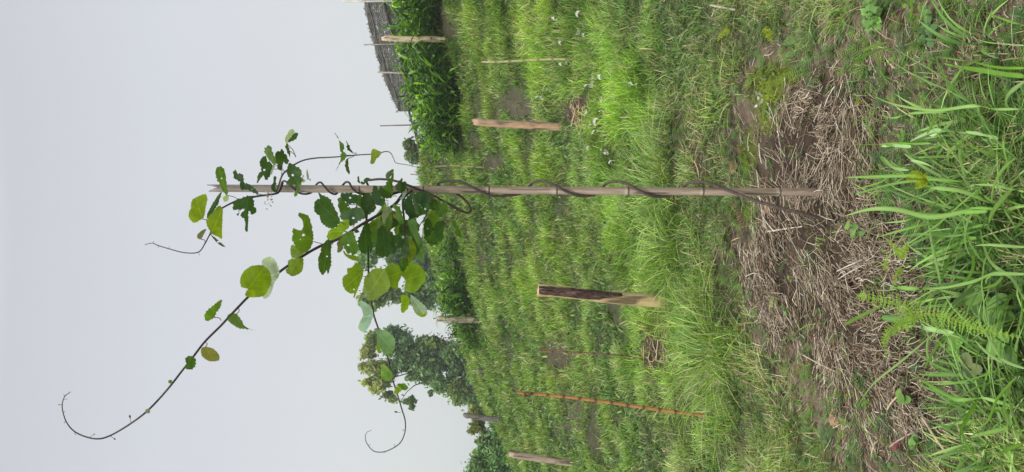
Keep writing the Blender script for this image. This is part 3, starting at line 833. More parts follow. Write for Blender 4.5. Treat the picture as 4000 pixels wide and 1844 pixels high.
REG = {'Z': (0, 0, 1), 'A': (500, 400, 1.6975), 'B': (1280, 640, 3.712), 'C': (1100, 840, 2.829), 'D': (900, 480, 2.474), 'E': (1280, 1100, 1.697), 'F': (100, 1000, 1.408), 'H': (1200, 0, 1.6975), 'K': (1100, 600, 1.6975)}
LC = {'y': (.205, .315, .018), 'm': (.10, .205, .022), 'd': (.05, .115, .028), 'p': (.36, .50, .36), 'o': (.20, .22, .055), 'r': (.45, .22, .08), 'g': (.15, .27, .09), 'l': (.30, .48, .03)}  # 'y' has the yellow-green of backlit leaves put into its base colour
LEAVES = [
 ('A','m',(728,645),[(655,615),(625,580),(600,530),(582,480),(585,445),(605,430),(630,435),(645,470),(650,520),(655,570),(665,600)]),
 ('A','p',None,[(655,615),(668,630),(660,655),(642,660),(628,630)]),
 ('A','y',(532,773),[(490,770),(440,795),(408,765),(405,730),(420,700),(425,650),(460,630),(510,610),(525,635),(520,670),(515,690),(508,730),(500,765)]),
 ('A','d',(570,740),[(530,770),(525,745),(540,710),(570,660),(600,612),(620,600),(605,650),(590,690),(560,730)]),
 ('A','y',(548,860),[(555,865),(520,800),(525,775),(560,735),(600,690),(625,705),(625,770),(622,850),(622,900),(590,885)]),
 ('A','o',(510,930),[(485,908),(462,900),(460,878),(490,850),(520,840),(500,880)]),
 ('A','d',(548,862),[(550,880),(575,895),(610,925),(648,960),(630,958),(590,930)]),
 ('A','d',(862,620),[(790,575),(750,575),(740,540),(745,525),(710,510),(700,480),(700,455),(712,445),(730,475),(760,475),(765,500),(770,530),(790,560)]),
 ('A','d',(905,615),[(870,610),(840,600),(800,580),(780,535),(820,555),(850,580)]),
 ('A','d',(862,622),[(800,625),(745,640),(705,665),(697,715),(740,712),(722,750),(733,755),(748,712),(778,705),(752,735),(750,760),(770,770),(778,800),(775,840),(793,850),(796,790),(800,720),(818,745),(835,740),(848,715),(835,690),(830,650)]),
 ('D','d',(495,460),[(400,448),(385,500),(345,550),(318,510),(295,530),(262,582),(262,535),(275,482),(300,470),(295,430),(283,400),(290,365),(312,328),(335,320),(350,345),(355,382),(385,375),(400,395),(410,415)]),
 ('D','m',(500,460),[(425,400),(385,370),(340,300),(330,265),(345,235),(380,222),(400,235),(400,275),(420,310),(435,345),(435,390)]),
 ('D','p',None,[(435,395),(410,415),(385,490),(400,500),(415,455),(430,420)]),
 ('D','d',(512,482),[(500,445),(470,458),(455,440),(455,400),(435,370),(432,320),(445,285),(480,275),(500,250),(512,270),(520,300),(545,320),(555,345),(560,380),(550,400),(530,400),(515,375),(505,410)]),
 ('D','d',(620,405),[(560,400),(600,400),(640,425),(670,445),(690,480),(680,520),(690,570),(655,590),(600,600),(555,600),(545,570),(570,535),(545,490),(550,450)]),
 ('D','m',(700,560),[(690,560),(665,650),(640,708),(615,690),(640,640),(640,580),(665,560)]),
 ('D','p',(630,330),[(545,200),(530,170),(530,140),(550,110),(575,65),(600,62),(620,85),(590,130),(560,170)]),
 ('D','d',None,[(555,185),(565,155),(595,125),(625,95),(650,100),(645,145),(620,165),(590,180),(570,190)]),
 ('D','d',(632,322),[(580,275),(575,330),(560,300),(535,255),(535,220),(555,195),(562,235)]),
 ('D','p',(770,560),[(745,545),(735,500),(740,445),(752,480),(760,530)]),
 ('D','d',(498,470),[(440,665),(400,650),(392,600),(405,585),(415,560),(420,510),(445,515),(440,570),(435,620)]),
 ('D','p',(700,505),[(690,530),(730,560),(700,580),(690,560)]),
 ('H','m',(320,1028),[(262,1030),(240,1000),(245,965),(215,935),(180,885),(203,905),(212,940),(218,1000),(222,1050),(210,1085),(190,1130),(222,1075),(240,1065)]),
 ('H','d',(322,1025),[(305,1015),(275,1000),(262,985),(265,960),(257,932),(275,960),(290,990)]),
 ('H','d',(310,1035),[(270,1050),(275,1100),(283,1150),(265,1140),(253,1110),(256,1065)]),
 ('H','y',(505,1010),[(490,1010),(460,995),(435,988),(425,1010),(425,1050),(418,1080),(440,1085),(460,1050),(480,1035)]),
 ('K','d',(430,480),[(385,450),(345,490),(320,490),(270,460),(250,410),(225,390),(218,340),(230,310),(255,300),(245,265),(275,280),(320,300),(330,325),(345,350),(360,380),(375,415)]),
 ('C','m',(450,320),[(345,290),(325,330),(300,385),(250,412),(215,405),(150,330),(120,260),(130,205),(125,145),(180,165),(220,170),(240,130),(230,65),(180,10),(190,-20),(260,0),(290,10),(320,90),(340,170)],[(240,222,17),(208,270,6)]),
 ('C','y',None,[(215,410),(225,450),(185,475),(130,478),(105,450),(100,370),(120,330),(150,340),(200,380)]),
 ('C','y',(170,500),[(200,475),(235,480),(235,560),(225,620),(200,640),(130,672),(75,650),(45,610),(80,570),(70,520),(100,490),(150,485)]),
 ('C','d',(560,280),[(510,270),(540,310),(550,350),(540,420),(545,530),(530,600),(512,655),(495,605),(465,655),(430,630),(410,560),(408,480),(435,410),(440,360),(470,320)]),
 ('C','l',(720,180),[(690,180),(640,250),(600,270),(560,325),(540,270),(508,250),(510,200),(550,150),(600,140),(640,90),(690,60),(735,60),(740,140)]),
 ('C','m',(630,260),[(700,200),(750,190),(790,190),(820,280),(845,360),(830,410),(785,448),(765,410),(740,430),(700,380),(680,330),(660,290),(670,240)]),
 ('C','o',None,[(660,260),(680,320),(680,370),(650,405),(615,410),(620,350),(610,320),(640,270)]),
 ('C','y',None,[(690,390),(720,430),(770,440),(820,450),(870,490),(850,508),(790,500),(730,470),(690,430)]),
 ('C','d',(950,60),[(920,100),(880,200),(850,270),(845,330),(870,390),(900,420),(930,430),(960,350),(975,420),(1000,360),(1010,280),(980,200),(960,100)]),
 ('C','y',(945,605),[(900,620),(890,690),(850,790),(805,905),(790,910),(800,860),(770,865),(715,830),(680,770),(680,690),(730,650),(725,600),(780,580),(825,535),(870,570),(895,600)],[(800,822,9)]),
 ('C','y',(990,850),[(975,860),(940,925),(1000,938),(1060,915),(1130,860),(1195,790),(1180,700),(1135,610),(1070,598),(1010,605),(970,640),(920,700),(915,800),(930,860)]),
 ('C','y',(1388,615),[(1320,630),(1320,680),(1290,740),(1280,810),(1215,790),(1160,760),(1140,700),(1135,610),(1180,560),(1220,530),(1280,555),(1310,590)]),
 ('C','y',(1415,715),[(1375,720),(1330,670),(1330,620),(1380,540),(1440,530),(1530,570),(1585,650),(1580,740),(1540,770),(1500,830),(1430,850),(1360,820),(1370,750)]),
 ('C','y',(1445,965),[(1410,965),(1400,1020),(1370,1060),(1340,1078),(1320,1050),(1322,960),(1318,895),(1350,885),(1400,905),(1415,930)]),
 ('C','p',(1440,880),[(1430,885),(1470,910),(1530,960),(1590,1010),(1605,1060),(1600,1100),(1550,1118),(1500,1080),(1455,1020),(1430,960)]),
 ('C','y',(1445,990),[(1455,1030),(1510,1070),(1560,1095),(1600,1090),(1595,1112),(1550,1128),(1490,1095)]),
 ('E','p',(300,235),[(298,225),(290,180),(262,150),(220,130),(210,150),(228,190),(235,225),(215,265),(203,300),(220,325),(245,328),(270,300),(288,260)]),
 ('C','d',(1360,200),[(1360,255),(1400,255),(1408,330),(1410,400),(1390,460),(1340,470),(1320,380),(1325,300)]),
 ('C','y',None,[(1405,250),(1430,270),(1470,330),(1490,400),(1460,470),(1410,530),(1390,460),(1410,400)]),
 ('C','d',(1320,330),[(1330,260),(1280,218),(1220,240),(1210,290),(1230,380),(1250,430),(1260,400),(1320,330)]),
 ('C','d',(1130,100),[(1110,125),(1160,180),(1200,240),(1230,330),(1235,400),(1190,440),(1130,460),(1050,430),(1040,350),(1060,250),(1060,180)],[(1020,320,14)]),
 ('C','m',(960,110),[(975,130),(1050,110),(1060,180),(1050,260),(1010,300),(985,260),(975,190)]),
 ('C','m',(1360,120),[(1400,80),(1480,60),(1500,160),(1540,260),(1580,380),(1570,480),(1550,515),(1500,480),(1470,390),(1440,260),(1420,180)]),
 ('C','m',(1390,570),[(1360,480),(1400,540),(1350,620),(1310,600),(1300,530),(1320,480)]),
 ('B','m',(1000,470),[(940,470),(870,500),(820,440),(800,380),(840,300),(880,240),(920,190),(950,85),(955,190),(940,300),(940,400)]),
 ('B','d',None,[(900,200),(870,230),(845,190),(850,140),(900,100),(950,85),(935,130)]),
 ('B','d',(1080,440),[(1060,415),(1010,390),(985,340),(1010,270),(1050,240),(1080,205),(1085,260),(1075,340)]),
 ('B','d',None,[(1080,400),(1070,330),(1085,280),(1125,255),(1150,290),(1140,350),(1110,400)]),
 ('B','p',None,[(1085,420),(1120,330),(1140,360),(1135,430),(1100,500),(1060,520),(1040,500),(1080,470)]),
 ('B','l',(860,560),[(850,610),(800,700),(770,760),(740,810),(710,720),(760,660),(790,590),(770,520),(700,490),(650,480),(650,455),(700,445),(780,480),(830,550)]),
 ('B','d',(880,540),[(830,520),(800,600),(720,600),(660,520),(640,450),(660,350),(680,310),(710,320),(735,380),(765,325),(800,350),(810,420),(830,480)]),
 ('B','d',(700,560),[(690,570),(640,640),(590,700),(560,780),(500,760),(500,650),(480,540),(530,450),(600,420),(660,500)]),
 ('B','m',(430,560),[(430,480),(470,430),(520,500),(530,560),(500,640),(440,600),(400,555)]),
 ('B','d',(430,590),[(420,640),(500,660),(530,780),(440,830),(340,900),(240,820),(180,780),(230,700),(330,660)]),
 ('B','m',(430,580),[(290,580),(330,660),(270,720),(200,740),(160,640),(150,560),(160,500),(220,500),(260,560)],[(296,622,10)]),
 ('B','d',(420,570),[(400,560),(300,580),(210,500),(190,430),(250,425),(320,415),(370,440),(430,455)]),
 ('B','m',(1060,600),[(950,590),(1030,610),(1070,680),(1090,760),(1110,850),(1050,860),(1010,820),(980,750),(990,680),(950,640)]),
 ('B','p',None,[(860,620),(920,640),(930,700),(880,760),(850,850),(820,900),(790,780),(800,690)]),
 ('B','m',(1000,640),[(960,690),(930,740),(940,870),(910,980),(900,1070),(860,1000),(840,900),(850,800),(880,740)]),
 ('B','g',None,[(740,820),(790,890),(780,980),(730,1010),(720,920),(720,850)]),
 ('B','d',(1130,520),[(1220,420),(1170,460),(1110,540),(1090,600),(1120,680),(1160,750),(1230,790),(1290,750),(1240,640),(1230,520)]),
 ('B','d',(1220,440),[(1230,410),(1290,470),(1310,560),(1330,640),(1310,740),(1280,720),(1250,620),(1230,520)]),
 ('B','d',(1500,470),[(1490,470),(1440,420),(1330,430),(1320,490),(1340,550),(1400,580),(1470,560)]),
 ('B','d',(1520,560),[(1440,570),(1480,620),(1450,680),(1390,740),(1360,680),(1360,590)]),
 ('B','m',(1560,490),[(1590,540),(1620,520),(1640,580),(1700,550),(1730,600),(1740,690),(1680,740),(1620,780),(1560,700),(1560,660),(1525,620),(1545,560)]),
 ('B','d',(1450,720),[(1440,790),(1500,850),(1520,950),(1470,1040),(1430,1060),(1390,960),(1400,860)]),
 ('B','d',(1830,775),[(1710,860),(1680,950),(1660,1060),(1640,1120),(1580,1070),(1545,970),(1570,870),(1640,830),(1690,840)]),
 ('B','m',(1875,665),[(1855,820),(1880,900),(1930,990),(1955,1060),(1935,1078),(1860,1020),(1830,930),(1795,860),(1820,800)]),
 ('B','m',None,[(1150,870),(1170,790),(1260,780),(1300,850),(1290,960),(1200,960)]),
 ('B','d',(360,900),[(380,960),(420,940),(470,990),(440,1000),(390,990)]),
 ('B','d',None,[(470,290),(440,270),(430,200),(445,170),(460,230)]),
 ('B','d',None,[(545,290),(520,250),(560,200),(610,210),(620,235),(560,240)]),
 ('B','d',None,[(545,290),(480,300),(470,260),(500,250)]),
 ('B','r',None,[(620,600),(660,565),(680,620),(640,640)]),
 ('B','r',None,[(950,730),(970,740),(985,800),(950,790)]),
 ('E','g',(335,300),[(310,318),(340,318),(400,335),(440,375),(443,425),(425,465),(385,482),(355,450),(330,400),(325,350)]),
 ('E','y',None,[(330,400),(350,450),(360,468),(335,475),(322,430)]),
 ('E','g',(400,560),[(400,575),(425,600),(430,635),(410,655),(375,655),(355,630),(360,550),(385,560)]),
 ('E','y',(448,715),[(450,700),(480,695),(490,720),(460,745),(440,740)]),
 ('E','m',(440,690),[(462,680),(500,675),(530,690),(525,715),(500,718),(480,705)]),
 ('F','y',(1290,165),[(1225,180),(1190,170),(1182,130),(1200,90),(1240,60),(1300,55),(1340,90),(1345,150),(1310,215),(1240,225),(1210,215),(1215,190)]),
 ('F','p',None,[(1310,130),(1300,60),(1305,25),(1340,8),(1370,25),(1390,70),(1393,110),(1370,140),(1345,210),(1320,230),(1305,220),(1315,170)]),
 ('F','m',(1075,355),[(1035,340),(1000,355),(983,335),(990,310),(1020,285),(1060,250),(1080,243),(1070,280),(1050,310)]),
 ('F','m',(1170,285),[(1160,320),(1185,350),(1200,380),(1230,400),(1268,408),(1225,403),(1170,395),(1125,365),(1112,335),(1130,315)]),
 ('F','o',(990,475),[(990,500),(1030,510),(1060,540),(1062,572),(1015,578),(975,555),(965,520),(975,503)]),
 ('F','d',(905,560),[(885,590),(877,575),(885,555),(905,550),(930,560),(937,585),(925,615),(895,625),(878,610)]),
 ('F','g',None,[(795,702),(785,697),(785,686),(795,680),(805,684),(807,694)]),
 ('F','g',None,[(672,867),(660,860),(659,848),(668,841),(681,843),(685,855),(680,864)]),
]

STEMPTS = [(q[0], q[1], q[2]) for k in SH for q in SH[k][1]]


def near_depth(x, y):
    b = min(STEMPTS, key=lambda q: (q[0] - x) ** 2 + (q[1] - y) ** 2)
    return b[2]


def build_leaf(i, reg, colk, att, poly, holes=()):
    ox, oy, sc = REG[reg]
    T = lambda p: (ox + p[0] / sc, oy + p[1] / sc)
    pts = [T(p) for p in poly]
    b = np.array(pts[0])
    cen = np.mean(np.array(pts), 0)
    pts = [tuple(cen + (np.array(p) - cen) * 1.05) for p in pts]
    # refined, slightly toothed outline
    ol = []
    m = len(pts)
    size = max(math.dist(p, q) for p in pts for q in pts)
    rnd = random.Random(i * 17 + 3)
    for k in range(m):
        p0, p1, p2, p3 = [np.array(pts[(k + j) % m]) for j in (-1, 0, 1, 2)]
        L = np.linalg.norm(p2 - p1)
        ns = max(1, int(L / 6))
        for j in range(ns):
            t = j / ns
            cr_ = .5 * (2 * p1 + (p2 - p0) * t + (2 * p0 - 5 * p1 + 4 * p2 - p3) * t * t + (3 * p1 - p0 - 3 * p2 + p3) * t ** 3)
            ln = p1 + (p2 - p1) * t
            q = .6 * cr_ + .4 * ln
            dd = q - cen
            nn = np.linalg.norm(dd) + 1e-6
            k_t = {'y': .8, 'l': .9, 'p': .8, 'g': .6, 'o': .4}.get(colk, 1.7)
            tooth = (1.5 if j % 2 else -.9) * min(1, size / 60) * k_t
            ol.append(tuple(q + dd / nn * (tooth + rnd.uniform(-1.2, 1.0) * k_t)))
    n0 = len(ol)
    V2 = [Vector(p) for p in ol]
    E = [(k, (k + 1) % n0) for k in range(n0)]
    hl = []
    for h in holes:
        hx, hy = T(h[:2]); hr = h[2] / sc
        s0 = len(V2)
        for k in range(9):
            V2.append(Vector((hx + math.cos(k * .698) * hr * rnd.uniform(.7, 1.2), hy + math.sin(k * .698) * hr * rnd.uniform(.6, 1.1))))
        E += [(s0 + k, s0 + (k + 1) % 9) for k in range(9)]
        hl.append((hx, hy, hr, [tuple(v) for v in V2[s0:]]))
    xs = [p[0] for p in ol]; ys = [p[1] for p in ol]
    step = max(5, size / 14)
    gx = min(xs) + step / 2
    def inside(x, y, PL):
        c = False
        for k in range(len(PL)):
            x1, y1 = PL[k]; x2, y2 = PL[k - 1]
            if (y1 > y) != (y2 > y) and x < (x2 - x1) * (y - y1) / (y2 - y1) + x1:
                c = not c
        return c
    while gx < max(xs):
        gy = min(ys) + step / 2
        while gy < max(ys):
            if inside(gx, gy, ol) and min((gx - p[0]) ** 2 + (gy - p[1]) ** 2 for p in ol) > (step * .4) ** 2:
                V2.append(Vector((gx + rnd.uniform(-1, 1), gy + rnd.uniform(-1, 1))))
            gy += step
        gx += step
    rv, re, rf, *_ = geometry.delaunay_2d_cdt(V2, E, [], 0, 1e-3)
    tris = []
    for f in rf:
        c = sum((rv[k] for k in f), Vector((0, 0))) / len(f)
        if not inside(c.x, c.y, ol): continue
        if any(inside(c.x, c.y, h[3]) for h in hl): continue
        tris.append(list(f))
    ax = cen - b
    L = np.linalg.norm(ax)
    ax = ax / max(L, 1e-6)
    sdv = np.array([-ax[1], ax[0]])
    nd = near_depth(*(T(att) if att else pts[0]))
    dY = nd - .035 - rnd.uniform(0, .05)
    onpole = any(716 < p[1] < 756 for p in pts)
    if not onpole and not att: dY += rnd.uniform(-.02, .08)
    if reg == 'Z': dY += rnd.uniform(.06, .16)
    Y0 = YP + dY
    if onpole: Y0 = min(Y0, YP - .07)
    C0 = P(cen[0], cen[1], Y0)
    lim = .30 if onpole else .75
    nrm = Vector((rnd.uniform(-lim, lim), -1, rnd.uniform(-lim, lim))).normalized()
    bendk = rnd.uniform(-.16, .28); curl = rnd.uniform(-.18, .18)
    V3, UV = [], []
    cam0 = Vector((0, 0, CAMZ))
    half = size / 2
    for v in rv:
        d = (P(v.x, v.y, 1.0) - cam0)
        s = (C0 - cam0).dot(nrm) / d.dot(nrm)
        p = cam0 + d * s
        r = np.array([v.x, v.y]) - b
        u_ = r @ ax / size; v_ = r @ sdv / size
        amp = size / F * YP
        off = bendk * amp * (abs(v_) * 1.2) + curl * amp * u_ * u_ + .02 * amp * math.sin(u_ * 14 + v_ * 9 + i)
        # move along the sight line so that the traced outline keeps its place
        p = p + d.normalized() * off
        V3.append(p); UV.append((u_, v_))
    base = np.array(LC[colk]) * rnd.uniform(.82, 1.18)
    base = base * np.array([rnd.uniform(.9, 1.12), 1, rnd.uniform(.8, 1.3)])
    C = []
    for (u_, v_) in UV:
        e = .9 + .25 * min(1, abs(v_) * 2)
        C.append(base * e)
    me = mesh_np('leaf', np.array([tuple(v) for v in V3]), [k for f in tris for k in f], [len(f) for f in tris], np.array(C), True)
    uv = me.uv_layers.new(name='UVMap')
    li = np.zeros(len(me.loops), dtype=np.int32)
    me.loops.foreach_get('vertex_index', li)
    uv.data.foreach_set('uv', np.array(UV, dtype=np.float32)[li].ravel())
    o = link('leaf', me, M_vleaf, vine)
    if colk == 'p': o['label'] = 'pale silvery leaf underside'
    if colk == 'r': o['label'] = 'withered orange leaf scrap'
    if att:
        a = P(*T(att), YP + nd)
        e = V3[0]
        mid = (a + e) / 2 + Vector((rnd.uniform(-.004, .004), 0, -.006))
        mb = MB()
        mb.tube([Vector(q) for q in spline([tuple(a), tuple(mid), tuple(e)], 4)], .0014, 6, (.15, .11, .07))
        link('petiole', mb.mesh('petiole', True), M_stem, o)
        o.children[0].location = (0, 0, 0) if o.children else None


rl = random.Random(5)
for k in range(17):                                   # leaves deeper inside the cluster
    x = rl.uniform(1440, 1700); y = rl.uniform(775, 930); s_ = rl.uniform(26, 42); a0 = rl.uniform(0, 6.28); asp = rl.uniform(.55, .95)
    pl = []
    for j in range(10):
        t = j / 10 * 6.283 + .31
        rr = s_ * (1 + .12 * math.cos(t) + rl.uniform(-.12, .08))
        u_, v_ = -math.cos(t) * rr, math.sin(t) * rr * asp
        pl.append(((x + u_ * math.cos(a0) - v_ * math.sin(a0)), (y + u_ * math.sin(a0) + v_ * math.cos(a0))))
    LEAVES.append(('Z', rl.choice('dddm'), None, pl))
for i, lf in enumerate(LEAVES):
    if len(lf) == 4 and lf[1] in 'dm' and lf[0] in 'ABCDH' and i % 2 == 0:
        cx_, cy_ = np.mean(np.array(lf[3]), 0); sc_ = REG[lf[0]][2]
        wd_ = min(np.ptp(np.array(lf[3])[:, 0]), np.ptp(np.array(lf[3])[:, 1]))
        if wd_ / sc_ > 30:
            lf = lf + ([(cx_ + rl.uniform(-.15, .15) * wd_, cy_ + rl.uniform(-.15, .15) * wd_, rl.uniform(3.0, 5.5) * sc_)],)
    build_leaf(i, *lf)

# the dried flower cluster
mb = MB()
for k in range(46):
    c = P(1050 + random.gauss(0, 9), 776 + random.gauss(0, 13), YP - .07 + random.gauss(0, .01))
    d = Vector((random.gauss(0, 1), random.gauss(0, 1), random.gauss(0, 1))).normalized() * .007
    e = d.orthogonal().normalized() * .0028
    mb.add([c - e, c + e, c + d + e * .6, c + d - e * .6], [[0, 1, 2, 3]], random.choice([(.45, .36, .26), (.35, .26, .17), (.55, .46, .34)]))
link('flower_cluster', mb.mesh('flower_cluster'), M_straw, vine)


# ------------------------------------------------------------------ wooden posts and canes
def post(name, base, top, w0, w1, c0, c1, label, cat, group=None, bark=None, sides=9, depth=None, jag=1.0, mat=None):
    bp = G(*base) if depth is None else P(base[0], base[1], depth)
    Y = bp.y
    tp = P(top[0], top[1], Y - .0)
    root = empty(name, bp, label, cat, group)
    rnd = random.Random(base[0] + base[1])
    K = 16
    prof = [rnd.uniform(.72, 1.15) for _ in range(sides)]
    V, C = [], []
    a0 = bp - (tp - bp).normalized() * .12
    for k in range(K + 1):
        f = k / K
        c = a0 + (tp - a0) * f
        wd = (w0 + (w1 - w0) * f) / F * Y / 2
        c = c + Vector((rnd.uniform(-1, 1), 0, 0)) * wd * .07
        for i in range(sides):
            a = 6.2832 * i / sides + .2
            r = wd * prof[i] * (1 + .07 * math.sin(f * 9 + i * 2.1) + rnd.uniform(-.03, .03))
            p = c + Vector((math.cos(a) * r, math.sin(a) * r * .75, 0))
            if k == K: p.z += rnd.uniform(-1, .8) * wd * .7 * jag
            V.append(p)
            g = .5 + .5 * math.sin(i * 1.7 + f * 2)
            C.append(np.array(c0) * (1 - g) + np.array(c1) * g)
    V.append(tp - Vector((0, 0, .004))); C.append(np.array(c1) * .8)
    fs = []
    for k in range(K):
        for i in range(sides):
            i2 = (i + 1) % sides
            fs.append([k * sides + i, k * sides + i2, (k + 1) * sides + i2, (k + 1) * sides + i])
    for i in range(sides):
        fs.append([K * sides + i, K * sides + (i + 1) % sides, len(V) - 1])
    m = MB(); m.add(V, fs, C)
    link('trunk_half' if False else 'split_trunk', m.mesh('split_trunk'), mat or M_wood, root)
    if bark:
        # bark shell left on part of the post; bark = (f0, f1, side range in x)
        f0, f1, x0, x1, bc = bark
        VV, CC = [], []
        KK, SS = 22, 9
        dirv = tp - a0
        for k in range(KK + 1):
            f = f0 + (f1 - f0) * k / KK
            c = a0 + dirv * f
            wd = (w0 + (w1 - w0) * f) / F * Y / 2
            nar = min(1, (k / KK) * 3.0)
            for s in range(SS + 1):
                u = x0 + (x1 - x0) * s / SS
                u = x1 + (u - x1) * (.25 + .75 * nar) + rnd.uniform(-.04, .04)
                u += .16 * (vn(k * .8, s * .01 + (0 if s < SS / 2 else 9), 6) - .5) * (1 if s in (0, 1, SS - 1, SS) else .3)
                u = max(-1.05, min(1.05, float(u)))
                p = c + Vector((u * wd * 1.03, -math.sqrt(max(0, 1.12 - u * u)) * wd * .9 - .004 - rnd.uniform(0, .005), 0))
                VV.append(p); CC.append(np.array(bc) * rnd.uniform(.5, 1.6) * (2.4 if rnd.random() < .13 else 1))
        ff = [[k * (SS + 1) + s, k * (SS + 1) + s + 1, (k + 1) * (SS + 1) + s + 1, (k + 1) * (SS + 1) + s] for k in range(KK) for s in range(SS)]
        m = MB(); m.add(VV, ff, CC)
        me = m.mesh('bark', False)
        o = link('bark', me, M_char, root)
        o['label'] = 'dark burnt bark strip'
        md = o.modifiers.new('thick', 'SOLIDIFY'); md.thickness = .006; md.offset = -1
    return root


PG = 'split wooden posts set in the grass'
post('wooden_post', (1750, 157), (1492, 149), 26, 21, (.68, .54, .34), (.74, .60, .40), 'pale split post in front of the leafy plants and the woven bamboo fence', 'post', PG, jag=2.0)
post('wooden_post', (2192, 498), (1850, 478), 33, 29, (.60, .36, .21), (.50, .38, .27), 'reddish brown split post beside the patch of pale dry straw, nearest the white curled petals', 'post', PG)
post('wooden_post', (2600, 1182), (2100, 1135), 54, 46, (.58, .42, .21), (.66, .50, .29), 'large yellow post half covered in dark burnt bark', 'post', PG, bark=(.42, .992, -.55, .92, (.075, .045, .038)), jag=.4)
post('wooden_post', (1868, 1252), (1708, 1246), 26, 22, (.45, .37, .27), (.54, .46, .35), 'grey brown post seen against the sky between the two big trees', 'post', PG)
post('wooden_post', (1962, 1642), (1812, 1622), 21, 18, (.20, .18, .17), (.27, .24, .22), 'dark grey post beside the yellow green bush on the skyline', 'post', PG)
post('wooden_post', (2250, 1812), (1990, 1772), 26, 30, (.44, .34, .25), (.54, .42, .31), 'weathered brown post at the far lower edge of the photo', 'post', PG)
post('wooden_stake', (1765, 1150), (1705, 1144), 12, 12, (.25, .23, .22), (.3, .28, .26), 'short grey stake in front of the tree behind the trailing leaves', 'stake', 'distant stakes on the skyline')
post('wooden_stake', (1840, 1340), (1775, 1337), 9, 8, (.55, .52, .46), (.6, .57, .5), 'thin whitish stake at the foot of the tall ragged tree', 'stake', 'distant stakes on the skyline')
post('wooden_stake', (1888, 1452), (1848, 1449), 8, 8, (.5, .47, .44), (.55, .52, .46), 'tiny pale stake by the bent dark limb of the tall ragged tree', 'stake', 'distant stakes on the skyline')


def cane(base, top, w0, col, col2, nodes, label, group=None, lump=None, bandc=(.1, .06, .04)):
    bp = G(*base); Y = bp.y
    tp = P(top[0], top[1], Y)
    root = empty('thin_cane', bp, label, 'cane', group)
    a0 = bp - (tp - bp).normalized() * .08
    r = w0 / F * Y / 2
    rnd = random.Random(base[0])
    pts, rad, cols = [], [], []
    K = nodes * 6
    for k in range(K + 1):
        f = k / K
        c = a0 + (tp - a0) * f + Vector((math.sin(f * 5 + base[0]) * r * .9, 0, 0))
        pts.append(c); rad.append(r * (1.05 - .25 * f) * (1.22 if k % 6 == 0 else 1.0))
        g = np.array(col) * (1 - f) + np.array(col2) * f
        cols.append(np.array(bandc) if k % 6 == 0 else g)
    m = MB(); m.tube(pts, rad, 8, (1, 1, 1))
    m.c = [tuple(cols[min(i // 8, K)]) for i in range(len(m.v))]
    link('cane_stem', m.mesh('cane_stem'), M_stick, root)
    if lump:
        m = MB()
        c = P(lump[0], lump[1], Y - .01)
        for k in range(50):
            a = random.uniform(0, 6.28); b = random.uniform(-1, 1)
            d = Vector((math.cos(a), math.sin(a), b)).normalized()
            q = c + d * r * 1.2
            e = d.cross(Vector((0, 0, 1))).normalized() * r * .6
            m.add([q - e, q + e, q + d * r * 2.0 + Vector((0, 0, random.uniform(-r, r) * 2)) + e * .4], [[0, 1, 2]], (.24, .16, .12))
        link('tied_husk', m.mesh('tied_husk'), M_deadfern, root)
    return root


CG = 'thin canes stuck in the grass'
cane((2237, 235), (1880, 238), 9, (.55, .52, .24), (.62, .58, .32), 7, 'thin pale yellow cane standing near the white curled petals', CG, bandc=(.3, .22, .1))
cane((2775, 1619), (2015, 1535), 13, (.50, .24, .09), (.55, .26, .09), 13, 'long orange cane with dark bands and a dry husk near its top', CG, (2058, 1541))
cane((2500, 1396), (2105, 1368), 7, (.14, .11, .07), (.34, .17, .09), 8, 'thin dark cane with a reddish top above the dry straw patch', CG)
cane((1890, 652), (1700, 648), 6, (.42, .33, .17), (.45, .36, .20), 4, 'very thin tan cane between the pole and the small round tree', CG)


